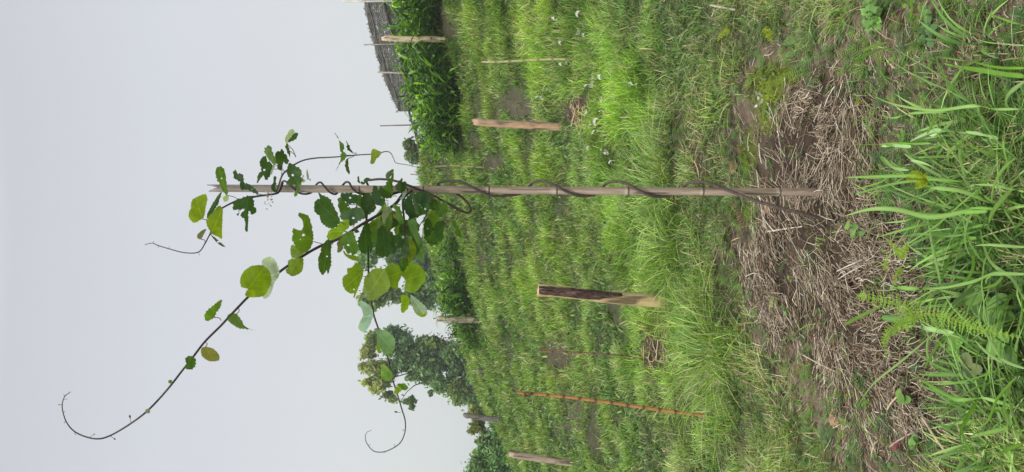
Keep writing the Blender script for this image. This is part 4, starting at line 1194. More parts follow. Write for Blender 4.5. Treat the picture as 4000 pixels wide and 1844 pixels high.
# ------------------------------------------------------------------ woven bamboo fence
def build_fence():
    D0, D1 = 17.4, 19.0        # depth at picture top / at the fence end
    def FP(x, y):
        Y = D0 + (D1 - D0) * (y / 430.0)
        return P(x, y, Y)
    b0 = FP(1640, 200)
    root = empty('bamboo_fence', b0, 'grey woven bamboo mat fence tied to slanting poles at the top of the slope', 'fence')
    ya, yb = -420, 432
    def topx(y): return np.interp(y, [-420, 0, 150, 300, 432], [1310, 1418, 1452, 1496, 1555]) + 2.0 * math.sin(y * .11)
    def botx(y): return topx(y) + np.interp(y, [-420, 300, 432], [330, 230, 70])
    nv, nh = 230, 34
    # thin backing sheet of the same dark strips
    wv = MB()
    ysn = np.linspace(ya, yb, nv)
    dn = Vector((.12, -1, 0)).normalized()
    for i, y in enumerate(ysn):      # upright strips
        y2 = y + (yb - ya) / nv * .9
        rnd = random.uniform(-8, 5)
        rows = []
        for j in range(nh * 2 + 1):
            f = j / (nh * 2)
            x = (topx(y) + (rnd if j == 0 else 0)) * (1 - f) + botx(y) * f
            off = dn * .014 * math.sin(math.pi * (j / 2 + i))
            rows.append(FP(x, y) + off); rows.append(FP(x + (topx(y2) - topx(y)) * (1 - f), y2) + off)
        c = np.array(random.choice([(.16, .155, .15), (.20, .19, .185), (.13, .125, .12), (.24, .23, .22)])) * random.uniform(.8, 1.2)
        wv.add(rows, [[2 * j, 2 * j + 1, 2 * j + 3, 2 * j + 2] for j in range(nh * 2)], c)
    for j in range(nh):              # long strips
        f0 = j / nh; f1 = (j + .88) / nh
        c = np.array(random.choice([(.18, .17, .165), (.22, .21, .20), (.13, .13, .125), (.30, .29, .27)])) * random.uniform(.85, 1.2)
        rows = []; cols = []
        for i in range(nv * 2 - 1):
            y = ya + (yb - ya) * i / (nv * 2 - 2)
            off = dn * .014 * -math.sin(math.pi * (i / 2 + j))
            rows.append(FP(topx(y) * (1 - f0) + botx(y) * f0, y) + off); rows.append(FP(topx(y) * (1 - f1) + botx(y) * f1, y) + off)
            k = 2.0 if hsh(i // 4, j, 5) > .9 else 1
            cols += [c * k, c * k]
        wv.add(rows, [[2 * i, 2 * i + 1, 2 * i + 3, 2 * i + 2] for i in range(nv * 2 - 2)], cols)
    o = link('mat_panel', wv.mesh('mat_panel'), M_mat, root)
    md = o.modifiers.new('thick', 'SOLIDIFY'); md.thickness = .006
    # edge binding sticks along the top
    for k in range(4):
        m = MB()
        pts = [FP(topx(y) + 3 + k * 5 + math.sin(y * .05 + k) * 2.5, y) + dn * .03 for y in np.linspace(ya, yb - 10 * k, 30)]
        m.tube(pts, .011, 6, (.25, .235, .22))
        link('binding_stick', m.mesh('binding_stick'), M_mat, root)
    # loose ends of the mat at its left end
    m = MB()
    for k in range(16):
        y = random.uniform(400, 436)
        x = topx(min(y, 432)) + random.uniform(-6, 30)
        a = FP(x, y); b = FP(x + random.uniform(-14, 10), y + random.uniform(4, 12))
        m.tube([a, b], .006, 4, (.22, .21, .20))
    link('loose_strips', m.mesh('loose_strips'), M_mat, root)
    # two long rails
    for r_, c in (([(1360, -420), (1495, 0), (1520, 90), (1545, 180), (1572, 260), (1588, 350), (1600, 440), (1625, 530), (1645, 620), (1662, 692)], (.15, .135, .125)),
                  ([(1600, 470), (1622, 495), (1634, 560), (1648, 640), (1668, 700)], (.2, .18, .17))):
        m = MB()
        pp = spline([(x, y) for x, y in r_], 3)
        m.tube([FP(x, y) + dn * .06 for x, y in pp], .028, 7, tuple(.6 * q for q in c))
        link('rail', m.mesh('rail', True), M_mat, root)
    for x0, y0, x1, y1, wd, c in ((1340, 13, 1680, 10, 8, (.62, .58, .52)), (1425, 180, 1660, 178, 6, (.30, .28, .24)), (1478, 287, 1720, 296, 8, (.40, .35, .30)),
                                  (1487, 495, 1720, 492, 6, (.22, .20, .18)), (1605, 683, 1735, 697, 5, (.25, .22, .2))):
        m = MB()
        a, b = FP(x0, y0) + dn * .09, FP(x1, y1) + dn * .09
        m.tube([a, (a + b) / 2 + Vector((.01, 0, 0)), b], [wd / F * 17.5 / 2] * 3, 7, c)
        link('post', m.mesh('post', True), M_bark, root)


build_fence()


# ------------------------------------------------------------------ leafy plants in rows
def lance(m, p, d, up, L, wd, col, droop=.4):
    """one long pointed leaf: 4 segments with a fold along the midrib"""
    d = d.normalized()
    s = d.cross(up)
    s = s.normalized() if s.length > 1e-4 else Vector((1, 0, 0))
    V = []
    prof = [.25, .85, 1.0, .6, 0]
    K = 4
    for k in range(K + 1):
        f = k / K
        c = p + d * L * f + Vector((0, 0, -droop * L * f * f))
        h = wd * .5 * prof[k]
        fold = Vector((0, 0, h * .35))
        V += [c - s * h + fold, c, c + s * h + fold]
    fs = []
    for k in range(K):
        a = 3 * k
        fs += [[a, a + 1, a + 4, a + 3], [a + 1, a + 2, a + 5, a + 4]]
    m.add(V, fs, col)


def leafy_proto(seed, hgt, nst):
    rnd = random.Random(seed)
    m = MB(); st = MB()
    for k in range(nst):
        a = rnd.uniform(0, 6.28); le = rnd.uniform(.05, .5)
        h = hgt * rnd.uniform(.55, 1.0)
        base = Vector((math.cos(a) * .08, math.sin(a) * .08, 0))
        pts = [base + Vector((math.cos(a) * le * h * (f ** 1.6), math.sin(a) * le * h * (f ** 1.6), h * f)) for f in [0, .25, .5, .75, 1.0]]
        st.tube(pts, [.009, .008, .007, .005, .003], 5, (.10, .17, .05))
        nl = 9
        for j in range(nl):
            f = .15 + .85 * j / (nl - 1)
            q = f * 4; i0 = min(3, int(q)); p = pts[i0] + (pts[i0 + 1] - pts[i0]) * (q - i0)
            b = a + (1.57 if j % 2 else -1.57) + rnd.uniform(-1.2, 1.2)
            el = rnd.uniform(.3, 1.5)
            d = Vector((math.cos(b), math.sin(b), el))
            base_c = np.array(rnd.choice([(.11, .26, .035), (.18, .38, .05), (.03, .08, .018), (.30, .52, .06), (.05, .12, .035), (.18, .34, .05)])) * rnd.uniform(.8, 1.2)
            lance(m, p, d, Vector((0, 0, 1)), rnd.uniform(.30, .55), rnd.uniform(.045, .075), base_c, rnd.uniform(.2, .8))
    return m.mesh('foliage'), st.mesh('stems')


PROT = [leafy_proto(s, 1.0, 14) for s in (1, 2, 3, 4)]


def leafy(x, y, sc, label, group, back=0.0, sink=0.03):
    p = G(x, y)
    if back:
        q = p.copy(); q.y += back; q.x *= (p.y + back) / p.y; q.z = gz(q.x, q.y); p = q
    r = empty('leafy_plant', p - Vector((0, 0, sink)), label, 'plant', group)
    fo, stm = random.choice(PROT)
    a = bpy.data.objects.new('foliage', fo); b = bpy.data.objects.new('stem', stm)
    if not fo.materials: fo.materials.append(M_leafy)
    if not stm.materials: stm.materials.append(M_leafy)
    for o in (a, b):
        COL.objects.link(o); o.parent = r
    r.rotation_euler = (0, 0, random.uniform(0, 6.28))
    r.scale = (sc * random.uniform(.9, 1.15), sc * random.uniform(.9, 1.15), sc * random.uniform(.92, 1.08))


L1 = 'dark green long leaved plant in the dense row below the woven bamboo fence'
for x, y, sc in ((1728, -60, .95), (1724, 5, .9), (1716, 52, .9), (1712, 100, .85), (1740, 190, .85), (1762, 235, .9), (1788, 290, .9), (1800, 340, .9), (1806, 392, .9), (1808, 440, .9), (1806, 490, .9), (1800, 536, .85), (1790, 572, .7)):
    leafy(x, y, sc, L1, 'row of leafy plants below the fence')
for x, y, sc in ((1675, -40, .85), (1668, 20, .8), (1672, 75, .8), (1676, 130, .78), (1686, 185, .78), (1702, 240, .82), (1716, 290, .82), (1725, 335, .95), (1738, 380, .9), (1748, 430, .9), (1752, 480, .9), (1755, 525, .85), (1752, 560, .7), (1650, 5, .66), (1655, 90, .66), (1662, 160, .66), (1676, 225, .68), (1698, 310, .7), (1708, 400, .7), (1716, 460, .66)):
    leafy(x, y, sc, L1, 'row of leafy plants below the fence')
L2 = 'bushy long leaved plant in the cluster below the trees behind the vine leaves'
for x, y, sc in ((1800, 945, .7), (1812, 985, .6), (1830, 1090, .7), (1840, 1130, .85), (1845, 1170, .95), (1850, 1205, .9), (1790, 1010, .65), (1805, 1060, .7), (1870, 1275, .85), (1878, 1310, .8), (1885, 1345, .7), (1810, 1130, .9), (1825, 1190, .9)):
    leafy(x, y, sc, L2, 'cluster of leafy plants below the trees')


# ------------------------------------------------------------------ trees
def tree(name, depth, clumps, trunk, limbs, leafn, leafs, cols, label, group, barkc=(.10, .08, .065), cat='tree'):
    bx, by = trunk[0]
    bp = P(bx, by, depth)
    bp.z = gz(bp.x, bp.y)
    root = empty(name, bp, label, cat, group)
    px = depth / F
    m = MB()
    tp = [bp - Vector((0, 0, .3))] + [P(x, y, depth + d) for x, y, d in trunk[1:]]
    r0 = 5.0 * px
    if len(tp) > 1:
        m.tube(tp, [r0 * (1.2 - .75 * i / (len(tp) - 1)) for i in range(len(tp))], 8, barkc)
    link('trunk', m.mesh('trunk', True), M_bark, root)
    for lb in limbs:
        m = MB()
        pts = [P(x, y, depth + d) for x, y, d in lb]
        m.tube(pts, [r0 * .55 * (1 - .7 * i / (len(pts) - 1)) for i in range(len(pts))], 6, barkc)
        link('limb', m.mesh('limb', True), M_bark, root)
    tot = sum(c[2] * c[3] for c in clumps)
    V, Fc, Cc = [], [], []
    for cx, cy, rx, ry, ck in clumps:
        c = P(cx, cy, depth + random.uniform(-.4, .4) * min(rx, ry) * px)
        nn = int(leafn * rx * ry / tot)
        # sub-clumps make the uneven edge
        ns = max(3, int(rx * ry / 220))
        subs = []
        for k in range(ns):
            v = np.array([random.gauss(0, 1) for _ in range(3)]); v /= np.linalg.norm(v)
            v *= random.uniform(.15, 1.0) ** .5
            subs.append((v, random.uniform(.28, .58), random.uniform(.65, 1.4)))
        for k in range(nn):
            sv, sr, sb = random.choice(subs)
            if random.random() < .15: sr *= 1.6
            q = np.array([random.gauss(0, .5) for _ in range(3)]) * sr
            v = sv * .86 + q
            p = np.array(c) + np.array([v[0] * ry * px, v[1] * min(rx, ry) * px, v[2] * rx * px])
            a = np.array([random.gauss(0, 1) for _ in range(3)]); a /= np.linalg.norm(a)
            b = np.cross(a, [random.gauss(0, 1) for _ in range(3)]); b /= np.linalg.norm(b)
            s = leafs * random.uniform(.6, 1.3)
            col = np.array(cols[ck]) * sb * random.uniform(.75, 1.25)
            V.append([p + a * s, p + b * s * .5, p - a * s, p - b * s * .5]); Cc.append(col)
    V = np.array(V).reshape(-1, 3); n = len(Cc)
    me = mesh_np('crown', V, np.arange(n * 4), np.full(n, 4), np.repeat(np.array(Cc), 4, 0))
    link('crown', me, M_tree, root)


TC = [(.21, .34, .13), (.25, .34, .09), (.15, .25, .12), (.36, .40, .13), (.42, .48, .10)]
TG = 'trees beyond the crest of the slope'
tree('ragged_tree', 42, [(1455, 1325, 38, 35, 1), (1440, 1375, 32, 40, 3), (1470, 1420, 45, 35, 3), (1440, 1440, 30, 32, 3), (1500, 1460, 40, 35, 1), (1490, 1510, 38, 34, 3), (1530, 1300, 50, 26, 2), (1570, 1330, 55, 35, 2),
                          (1540, 1380, 50, 35, 0), (1600, 1390, 55, 45, 0), (1660, 1340, 50, 32, 0), (1700, 1350, 45, 32, 1), (1720, 1400, 55, 45, 2), (1680, 1430, 55, 45, 0), (1760, 1370, 50, 40, 0), (1790, 1430, 50, 45, 2),
                          (1640, 1460, 50, 35, 0), (1690, 1490, 45, 25, 1), (1740, 1500, 45, 35, 0), (1790, 1510, 50, 40, 1), (1840, 1480, 45, 50, 0), (1830, 1550, 40, 35, 0), (1790, 1555, 40, 22, 1), (1850, 1400, 35, 45, 0),
                          (1525, 1545, 25, 22, 1), (1600, 1560, 20, 18, 0), (1610, 1590, 12, 12, 0), (1510, 1340, 30, 25, 1), (1440, 1500, 22, 20, 4), (1820, 1340, 30, 25, 1), (1680, 1535, 12, 12, 0), (1560, 1440, 40, 28, 2), (1870, 1560, 22, 25, 0), (1850, 1590, 20, 15, 4)],
     [(1900, 1470), (1850, 1498, 0), (1770, 1492, 0), (1690, 1480, 0), (1600, 1440, 0), (1520, 1400, 0)],
     [[(1800, 1495, 0), (1860, 1480, 0), (1885, 1440, 0)], [(1690, 1480, 0), (1620, 1505, 0), (1590, 1530, 0), (1570, 1560, 0), (1600, 1580, 0)], [(1650, 1460, 0), (1560, 1350, .5), (1520, 1300, .5)], [(1620, 1450, 0), (1520, 1480, 0), (1470, 1500, 0)], [(1780, 1493, 0), (1720, 1400, 0), (1690, 1350, 0)]],
     50000, .13, TC, 'tall ragged dark tree standing alone on the skyline beyond the trailing shoot', TG)
tree('broad_tree', 44, [(1440, 1000, 40, 50, 0), (1470, 960, 45, 40, 0), (1530, 990, 45, 60, 0), (1580, 1020, 40, 40, 2), (1460, 1140, 38, 50, 1), (1440, 1180, 30, 32, 1), (1500, 1130, 35, 40, 0), (1600, 960, 50, 50, 0), (1650, 1000, 55, 55, 2), (1700, 1060, 55, 55, 0),
                         (1650, 1100, 55, 60, 0), (1610, 1160, 50, 40, 0), (1670, 1170, 50, 35, 2), (1720, 1130, 45, 45, 0), (1740, 1180, 35, 30, 1), (1700, 940, 50, 50, 0), (1740, 1000, 40, 60, 2), (1550, 1160, 40, 30, 1), (1765, 1090, 30, 60, 2), (1755, 1205, 22, 18, 1)],
     [(1850, 1060), (1780, 1060, 0), (1680, 1050, 0), (1560, 1040, 0)],
     [[(1700, 1050, 0), (1640, 1130, 0), (1560, 1160, 0)], [(1680, 1050, 0), (1600, 980, 0), (1520, 960, 0)]],
     30000, .15, TC, 'broad dark green tree half hidden behind the lowest vine leaves', TG)
tree('small_round_tree', 36, [(1608, 590, 30, 42, 1), (1625, 615, 32, 30, 0), (1600, 565, 22, 22, 1), (1640, 580, 25, 35, 0), (1650, 620, 18, 24, 0)], [(1690, 600), (1640, 598, 0), (1615, 594, 0)], [], 5200, .10,
     [(.10, .17, .07), (.15, .22, .08), (.07, .12, .06)], 'small round pale green tree on the skyline beside the thin tan cane', TG)
tree('round_bush', 30, [(1858, 1610, 28, 22, 1), (1868, 1645, 30, 26, 1), (1850, 1670, 22, 18, 1), (1880, 1690, 22, 20, 0), (1885, 1610, 20, 30, 0)], [(1915, 1640), (1880, 1640, 0), (1860, 1645, 0)], [], 5000, .085,
     [(.12, .18, .06), (.26, .30, .07), (.07, .12, .05)], 'low yellow green bush behind the dark grey post', 'bushes on the skyline', cat='bush')
tree('round_bush', 24, [(1905, 1740, 45, 40, 0), (1890, 1800, 50, 45, 0), (1870, 1720, 20, 16, 1), (1880, 1850, 55, 50, 0), (1940, 1780, 50, 55, 0), (1960, 1850, 55, 50, 0), (1900, 1900, 60, 60, 0), (1965, 1720, 35, 45, 2), (1850, 1765, 10, 10, 1)],
     [(2010, 1790), (1950, 1790, 0), (1890, 1800, 0)], [], 15000, .07, [(.24, .40, .16), (.38, .40, .22), (.19, .36, .13)], 'wide dull green bush cut off by the lower edge of the photo', 'bushes on the skyline', cat='bush')
# a leafless twiggy shrub between the post and the ragged tree
pp = P(1800, 1300, 24); pp.z = gz(pp.x, pp.y)
rt = empty('twiggy_shrub', pp, 'sparse twiggy shrub against the sky between the grey brown post and the ragged tree', 'shrub')
m = MB()
for k in range(26):
    a = P(1805 + random.uniform(-5, 25), random.uniform(1285, 1320), 24)
    b = P(random.uniform(1745, 1800), random.uniform(1268, 1335), 24 + random.uniform(-.4, .4))
    m.tube([a, (a + b) / 2 + Vector((random.uniform(-.06, .06), 0, 0)), b], [.008, .006, .003], 4, (.20, .20, .17))
    for q in range(4):
        c = a + (b - a) * random.uniform(.4, 1.05) + Vector((random.gauss(0, .05), 0, random.gauss(0, .05)))
        m.add([c, c + Vector((.05, .01, .02)), c + Vector((.02, 0, .06))], [[0, 1, 2]], (.12, .18, .08))
link('twigs', m.mesh('twigs'), M_bark, rt)


# ------------------------------------------------------------------ tussocks in the field and tall grass in front
def tuft_np(c, n, h0, h1, w0, w1, l0, l1, spread, col, azc=None, azs=3.14, tip=1.3, droop=.35):
    r = RNG.random(n) ** .6 * spread
    a = RNG.uniform(0, 6.283, n)
    X = c[0] + np.cos(a) * r; Y = c[1] + np.sin(a) * r
    Z = gh(X, Y) - .003
    az = a + RNG.normal(0, .5, n) if azc is None else azc + RNG.uniform(-azs, azs, n)
    H = RNG.uniform(h0, h1, n)
    C = np.array(col)[RNG.choice(len(col), n)] * RNG.uniform(.7, 1.25, n)[:, None]
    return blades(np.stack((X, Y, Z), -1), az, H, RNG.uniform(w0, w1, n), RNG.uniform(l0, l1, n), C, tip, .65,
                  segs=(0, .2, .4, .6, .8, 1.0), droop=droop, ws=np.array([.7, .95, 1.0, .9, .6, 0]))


LIMEC = [(.30, .46, .07), (.40, .58, .10), (.20, .34, .06), (.26, .44, .13), (.16, .28, .05), (.48, .52, .22)]
for x, y, n, h, lab in ((2600, 740, 420, .50, 'large fine bladed grass tussock fanning out behind the pole, above it in the photo'),
                        (2640, 960, 420, .42, 'bright fine grass tussock just below the bamboo pole'),
                        (2800, 1370, 520, .48, 'big drooping grass tussock between the dry straw patch and the soil bank'),
                        (2690, 1190, 160, .30, 'light green tussock at the foot of the burnt post'),
                        (2500, 480, 260, .26, 'lime tussock beside the white curled petals'),
                        (2870, 330, 90, .18, 'small grass tuft next to the moss, toward the upper edge'),
                        (2820, 430, 110, .20, 'small bright tuft above the dead fern near the moss')):
    p = G(x, y)
    px = p.y * .0007
    me = mesh_np('grass_tussock', *join([tuft_np(p, int(n * .8), h * .25, h * .78, px, px * 2.0, .3, 2.0, .26 * h / .4, LIMEC)]))
    tag(link('grass_tussock', me, M_grass), lab, 'grass tussock', 'grass tussocks in the field')

# hand placed long blades, each (base, bend..., tip) in picture units with a width and two distances
def hero(m, pts, wd, Y0, Y1, col):
    sp_ = spline([(a, b) for a, b in pts], 6)
    n = len(sp_)
    V = []
    ctr = []
    for i, (x, y) in enumerate(sp_):
        f = i / (n - 1)
        Y = Y0 + (Y1 - Y0) * f
        c = P(x, y, Y)
        lo = gz(c.x, c.y) + .004
        if c.z < lo and i > 0:
            # keep above the soil by coming nearer
            for _ in range(40):
                Y -= .02; c = P(x, y, Y)
                if c.z > gz(c.x, c.y) + .004: break
        ctr.append(c)
    for i, c in enumerate(ctr):
        f = i / (n - 1)
        t = (ctr[min(n - 1, i + 1)] - ctr[max(0, i - 1)]).normalized()
        s = t.cross(Vector((0, 1, .35))).normalized()
        h = wd / F * c.y / 2 * min(1, .55 + f * 2.0) * (1 - f ** 3) ** .8
        up = s.cross(t) * h * .45
        V += [c - s * h + up, c, c + s * h + up]
    fs = []
    for k in range(n - 1):
        a = 3 * k
        fs += [[a, a + 1, a + 4, a + 3], [a + 1, a + 2, a + 5, a + 4]]
    cc = np.array(col) * random.uniform(.85, 1.15)
    cols = []
    for i in range(n):
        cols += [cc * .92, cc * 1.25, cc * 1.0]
    m.add(V, fs, cols)


def z4(p): return (3300 + p[0] / 1.697, 600 + p[1] / 1.697)
def z2(p): return (3300 + p[0] / 1.697, 0 + p[1] / 1.697)
def z6(p): return (3300 + p[0] / 1.697, 1144 + p[1] / 1.697)
GA = (.25, .42, .11); GB = (.18, .35, .06); GC = (.33, .50, .20); GD = (.12, .25, .05)
H4 = [([(760, 200), (500, 150), (250, 150), (0, 158)], 20, GB), ([(820, 190), (600, 170), (330, 200), (80, 265), (30, 235)], 14, GB), ([(900, 360), (600, 420), (350, 370), (170, 370), (0, 415)], 26, GA), ([(700, 230), (520, 200), (420, 90), (240, 190), (60, 240)], 18, GB),
      ([(860, 210), (700, 270), (560, 360), (430, 440), (250, 460)], 20, GA), ([(980, 330), (800, 250), (640, 230), (520, 250)], 28, GA), ([(1000, 380), (760, 400), (600, 460), (420, 500), (200, 560)], 24, GB), ([(870, 560), (700, 580), (560, 650), (430, 730), (330, 850)], 26, GB),
      ([(1110, 240), (1000, 370), (955, 465)], 30, GA), ([(1188, 120), (1120, 190), (1100, 235)], 34, GC), ([(1130, 30), (1040, 120), (985, 240), (975, 330)], 18, GA), ([(1188, 960), (1120, 830), (980, 720), (920, 580), (900, 480)], 30, GC), ([(1188, 620), (1050, 610), (960, 605), (860, 610)], 16, GA),
      ([(950, 470), (860, 490), (740, 530), (600, 560)], 16, GB), ([(640, 880), (620, 760), (590, 640), (560, 470), (545, 400)], 18, GC), ([(650, 830), (700, 700), (760, 600), (810, 520)], 30, GD), ([(850, 660), (860, 740), (820, 830), (760, 870)], 22, GB), ([(1188, 800), (1000, 800), (860, 850), (700, 885), (560, 900)], 22, GA),
      ([(940, 470), (1040, 590), (1150, 700), (1188, 740)], 18, GC), ([(1050, 820), (1000, 870), (910, 895)], 20, GA), ([(880, 350), (820, 450), (800, 560), (815, 640), (850, 700)], 16, GC), ([(260, 20), (330, 90), (430, 110)], 24, GC), ([(400, 0), (520, 80), (640, 150), (700, 190)], 20, GC),
      ([(770, 0), (790, 90), (820, 130)], 16, GA), ([(960, 180), (780, 330), (620, 470), (420, 600), (180, 760)], 12, GA), ([(1188, 250), (1120, 235), (1000, 210), (860, 205)], 20, GA), ([(300, 890), (520, 900), (700, 890)], 22, GB), ([(240, 1080), (330, 1095), (420, 1105)], 30, GD),
      ([(500, 1100), (490, 1030), (530, 960), (640, 900), (720, 880)], 16, GB), ([(960, 160), (900, 230), (850, 300)], 18, GA), ([(1188, 430), (1080, 370), (940, 360), (800, 365)], 22, GB), ([(980, 380), (900, 500), (780, 540), (640, 560), (500, 640)], 14, GD)]
H2 = [([(1188, 500), (1000, 470), (820, 445), (650, 420)], 44, (.20, .40, .05)), ([(1188, 450), (1000, 440), (840, 405), (580, 370)], 22, (.19, .36, .05)), ([(1188, 165), (1050, 120), (930, 80)], 26, (.22, .42, .06)), ([(1188, 720), (1000, 720), (860, 700), (600, 730), (330, 690), (160, 620)], 18, GA),
      ([(850, 690), (700, 600), (560, 540), (420, 470), (290, 395)], 20, GC), ([(860, 700), (700, 560), (640, 430)], 20, GC), ([(880, 740), (760, 600), (620, 490), (450, 390), (280, 290)], 14, GC), ([(870, 720), (940, 830), (1010, 930), (1130, 1040), (1188, 1100)], 20, GC),
      ([(690, 720), (520, 660), (380, 560), (200, 475)], 18, GA), ([(720, 740), (500, 745), (330, 780), (240, 760)], 14, GA), ([(1188, 545), (1100, 620), (1075, 680), (1090, 715)], 26, GC), ([(800, 880), (640, 860), (520, 900), (430, 940)], 26, GC), ([(1010, 910), (900, 880), (800, 875)], 34, GC),
      ([(740, 790), (640, 880), (560, 900)], 24, GC), ([(620, 750), (580, 830), (545, 890)], 20, GA), ([(440, 0), (450, 60), (430, 150)], 20, GB), ([(120, 340), (200, 300), (290, 280)], 16, GA), ([(50, 410), (140, 370), (220, 330), (310, 320)], 14, GB), ([(570, 950), (400, 950), (240, 955), (60, 955)], 16, GB),
      ([(440, 970), (350, 960), (240, 970)], 26, GC), ([(970, 620), (980, 560), (975, 480)], 18, GA), ([(480, 520), (465, 440), (460, 400)], 16, GA), ([(700, 640), (680, 560), (670, 490)], 14, GA), ([(820, 900), (700, 1010), (690, 1090)], 22, GA), ([(770, 950), (775, 1060), (800, 1188)], 26, GC),
      ([(240, 1040), (300, 1090), (360, 1120)], 26, GC), ([(440, 1060), (560, 1090), (700, 1188)], 20, GC), ([(900, 330), (960, 360), (1030, 390)], 22, GC), ([(1188, 300), (1080, 290), (960, 280), (880, 260)], 12, GC), ([(700, 720), (730, 560), (800, 420), (830, 330)], 12, GB), ([(880, 360), (820, 300), (740, 250), (640, 220)], 14, GA)]
H6 = [([(570, 290), (400, 440), (200, 600), (110, 720), (65, 790)], 18, GC), ([(65, 790), (100, 870), (180, 980)], 10, GC), ([(0, 215), (80, 170), (200, 110), (260, 80)], 20, GC), ([(720, 265), (560, 240), (400, 220)], 26, GC), ([(900, 700), (760, 710), (620, 640), (500, 570), (430, 540)], 22, GB),
      ([(1050, 500), (900, 560), (740, 600), (570, 610)], 20, GB), ([(1060, 570), (860, 640), (730, 730), (640, 800)], 24, GB), ([(1188, 500), (1050, 440), (960, 300), (900, 200), (880, 60)], 18, GC), ([(1040, 460), (940, 390), (860, 310)], 18, GC), ([(760, 550), (620, 550), (480, 540)], 18, GD),
      ([(1100, 620), (1060, 760), (1110, 900), (1130, 1040)], 20, GA), ([(880, 720), (820, 840), (780, 920), (880, 1130), (900, 1188)], 22, GB), ([(1188, 780), (1050, 730), (900, 700), (800, 720)], 20, GA), ([(1080, 900), (950, 930), (830, 960)], 24, GA), ([(560, 280), (550, 400), (600, 520)], 16, GC),
      ([(680, 290), (620, 350), (560, 450), (525, 510)], 20, GB), ([(590, 270), (660, 360), (760, 460)], 16, GA), ([(480, 120), (500, 60), (560, 0)], 16, GB), ([(520, 180), (490, 100), (510, 20)], 18, GA), ([(240, 165), (330, 175), (420, 180)], 34, GD), ([(1140, 560), (1020, 700), (960, 840), (900, 890)], 20, GB),
      ([(720, 700), (640, 860), (590, 920)], 14, GB), ([(1188, 960), (1120, 800), (1090, 640), (1100, 560)], 20, GA), ([(860, 740), (800, 850), (770, 960), (830, 1080)], 18, GB), ([(960, 220), (1010, 380), (1060, 480), (1188, 620)], 16, GC), ([(1140, 280), (1180, 150), (1170, 20)], 20, GB), ([(1188, 1000), (1060, 1050), (1030, 1090)], 20, GB)]


def clump(name_label, heroes, conv, tufts, grp):
    m = MB()
    for pts, wd, c in heroes:
        px = [conv(p) for p in pts]
        Yb = GY(max(2300, min(px[0][0], 4050) + 60), px[0][1])
        Yt = GY(px[-1][0], px[-1][1]) if px[-1][0] > 2300 else Yb
        Y0 = max(1.15, min(Yb, 2.4) - .10)
        Y1 = max(1.2, min(Yt, Y0 + .45) - random.uniform(.10, .30))
        hero(m, px, wd * .8, Y0, Y1, c)
    parts = []
    v = np.array(m.v); f = np.array([i for q in m.f for i in q]); t = np.array([len(q) for q in m.f]); c = np.array(m.c)
    parts.append((v, f, t, c, len(v)))
    for x, y, n, h, sprd in tufts:
        p = G(x, y)
        parts.append(tuft_np(p, n, h * .4, h, .005, .011, .3, 1.5, sprd, [GA, GB, GD, GD, (.09, .19, .035), (.30, .46, .12)], droop=.42))
    me = mesh_np('tall_grass_clump', *join(parts))
    tag(link('tall_grass_clump', me, M_grass), name_label, 'grass clump', grp)


TGG = 'clumps of long bladed grass nearest the camera'
clump('big tangled clump of long green blades directly below the foot of the pole', H4, z4, [(3920, 900, 85, .28, .22), (3880, 1100, 50, .22, .16), (3780, 760, 24, .24, .12), (3990, 1050, 44, .24, .15)], TGG)
clump('sprawling long grass clump over bare soil, the highest of the three in the photo', H2, z2, [(3840, 190, 34, .20, .07), (3920, 640, 34, .26, .14), (3800, 480, 14, .20, .08)], TGG)
clump('long grass clump beyond the big fern frond, the lowest of the three in the photo', H6, z6, [(3970, 1500, 60, .24, .13), (3900, 1640, 36, .2, .12), (3985, 1740, 60, .22, .16), (3840, 1800, 40, .16, .14)], TGG)


# small scattered long blades at the edge of the straw
m = MB()


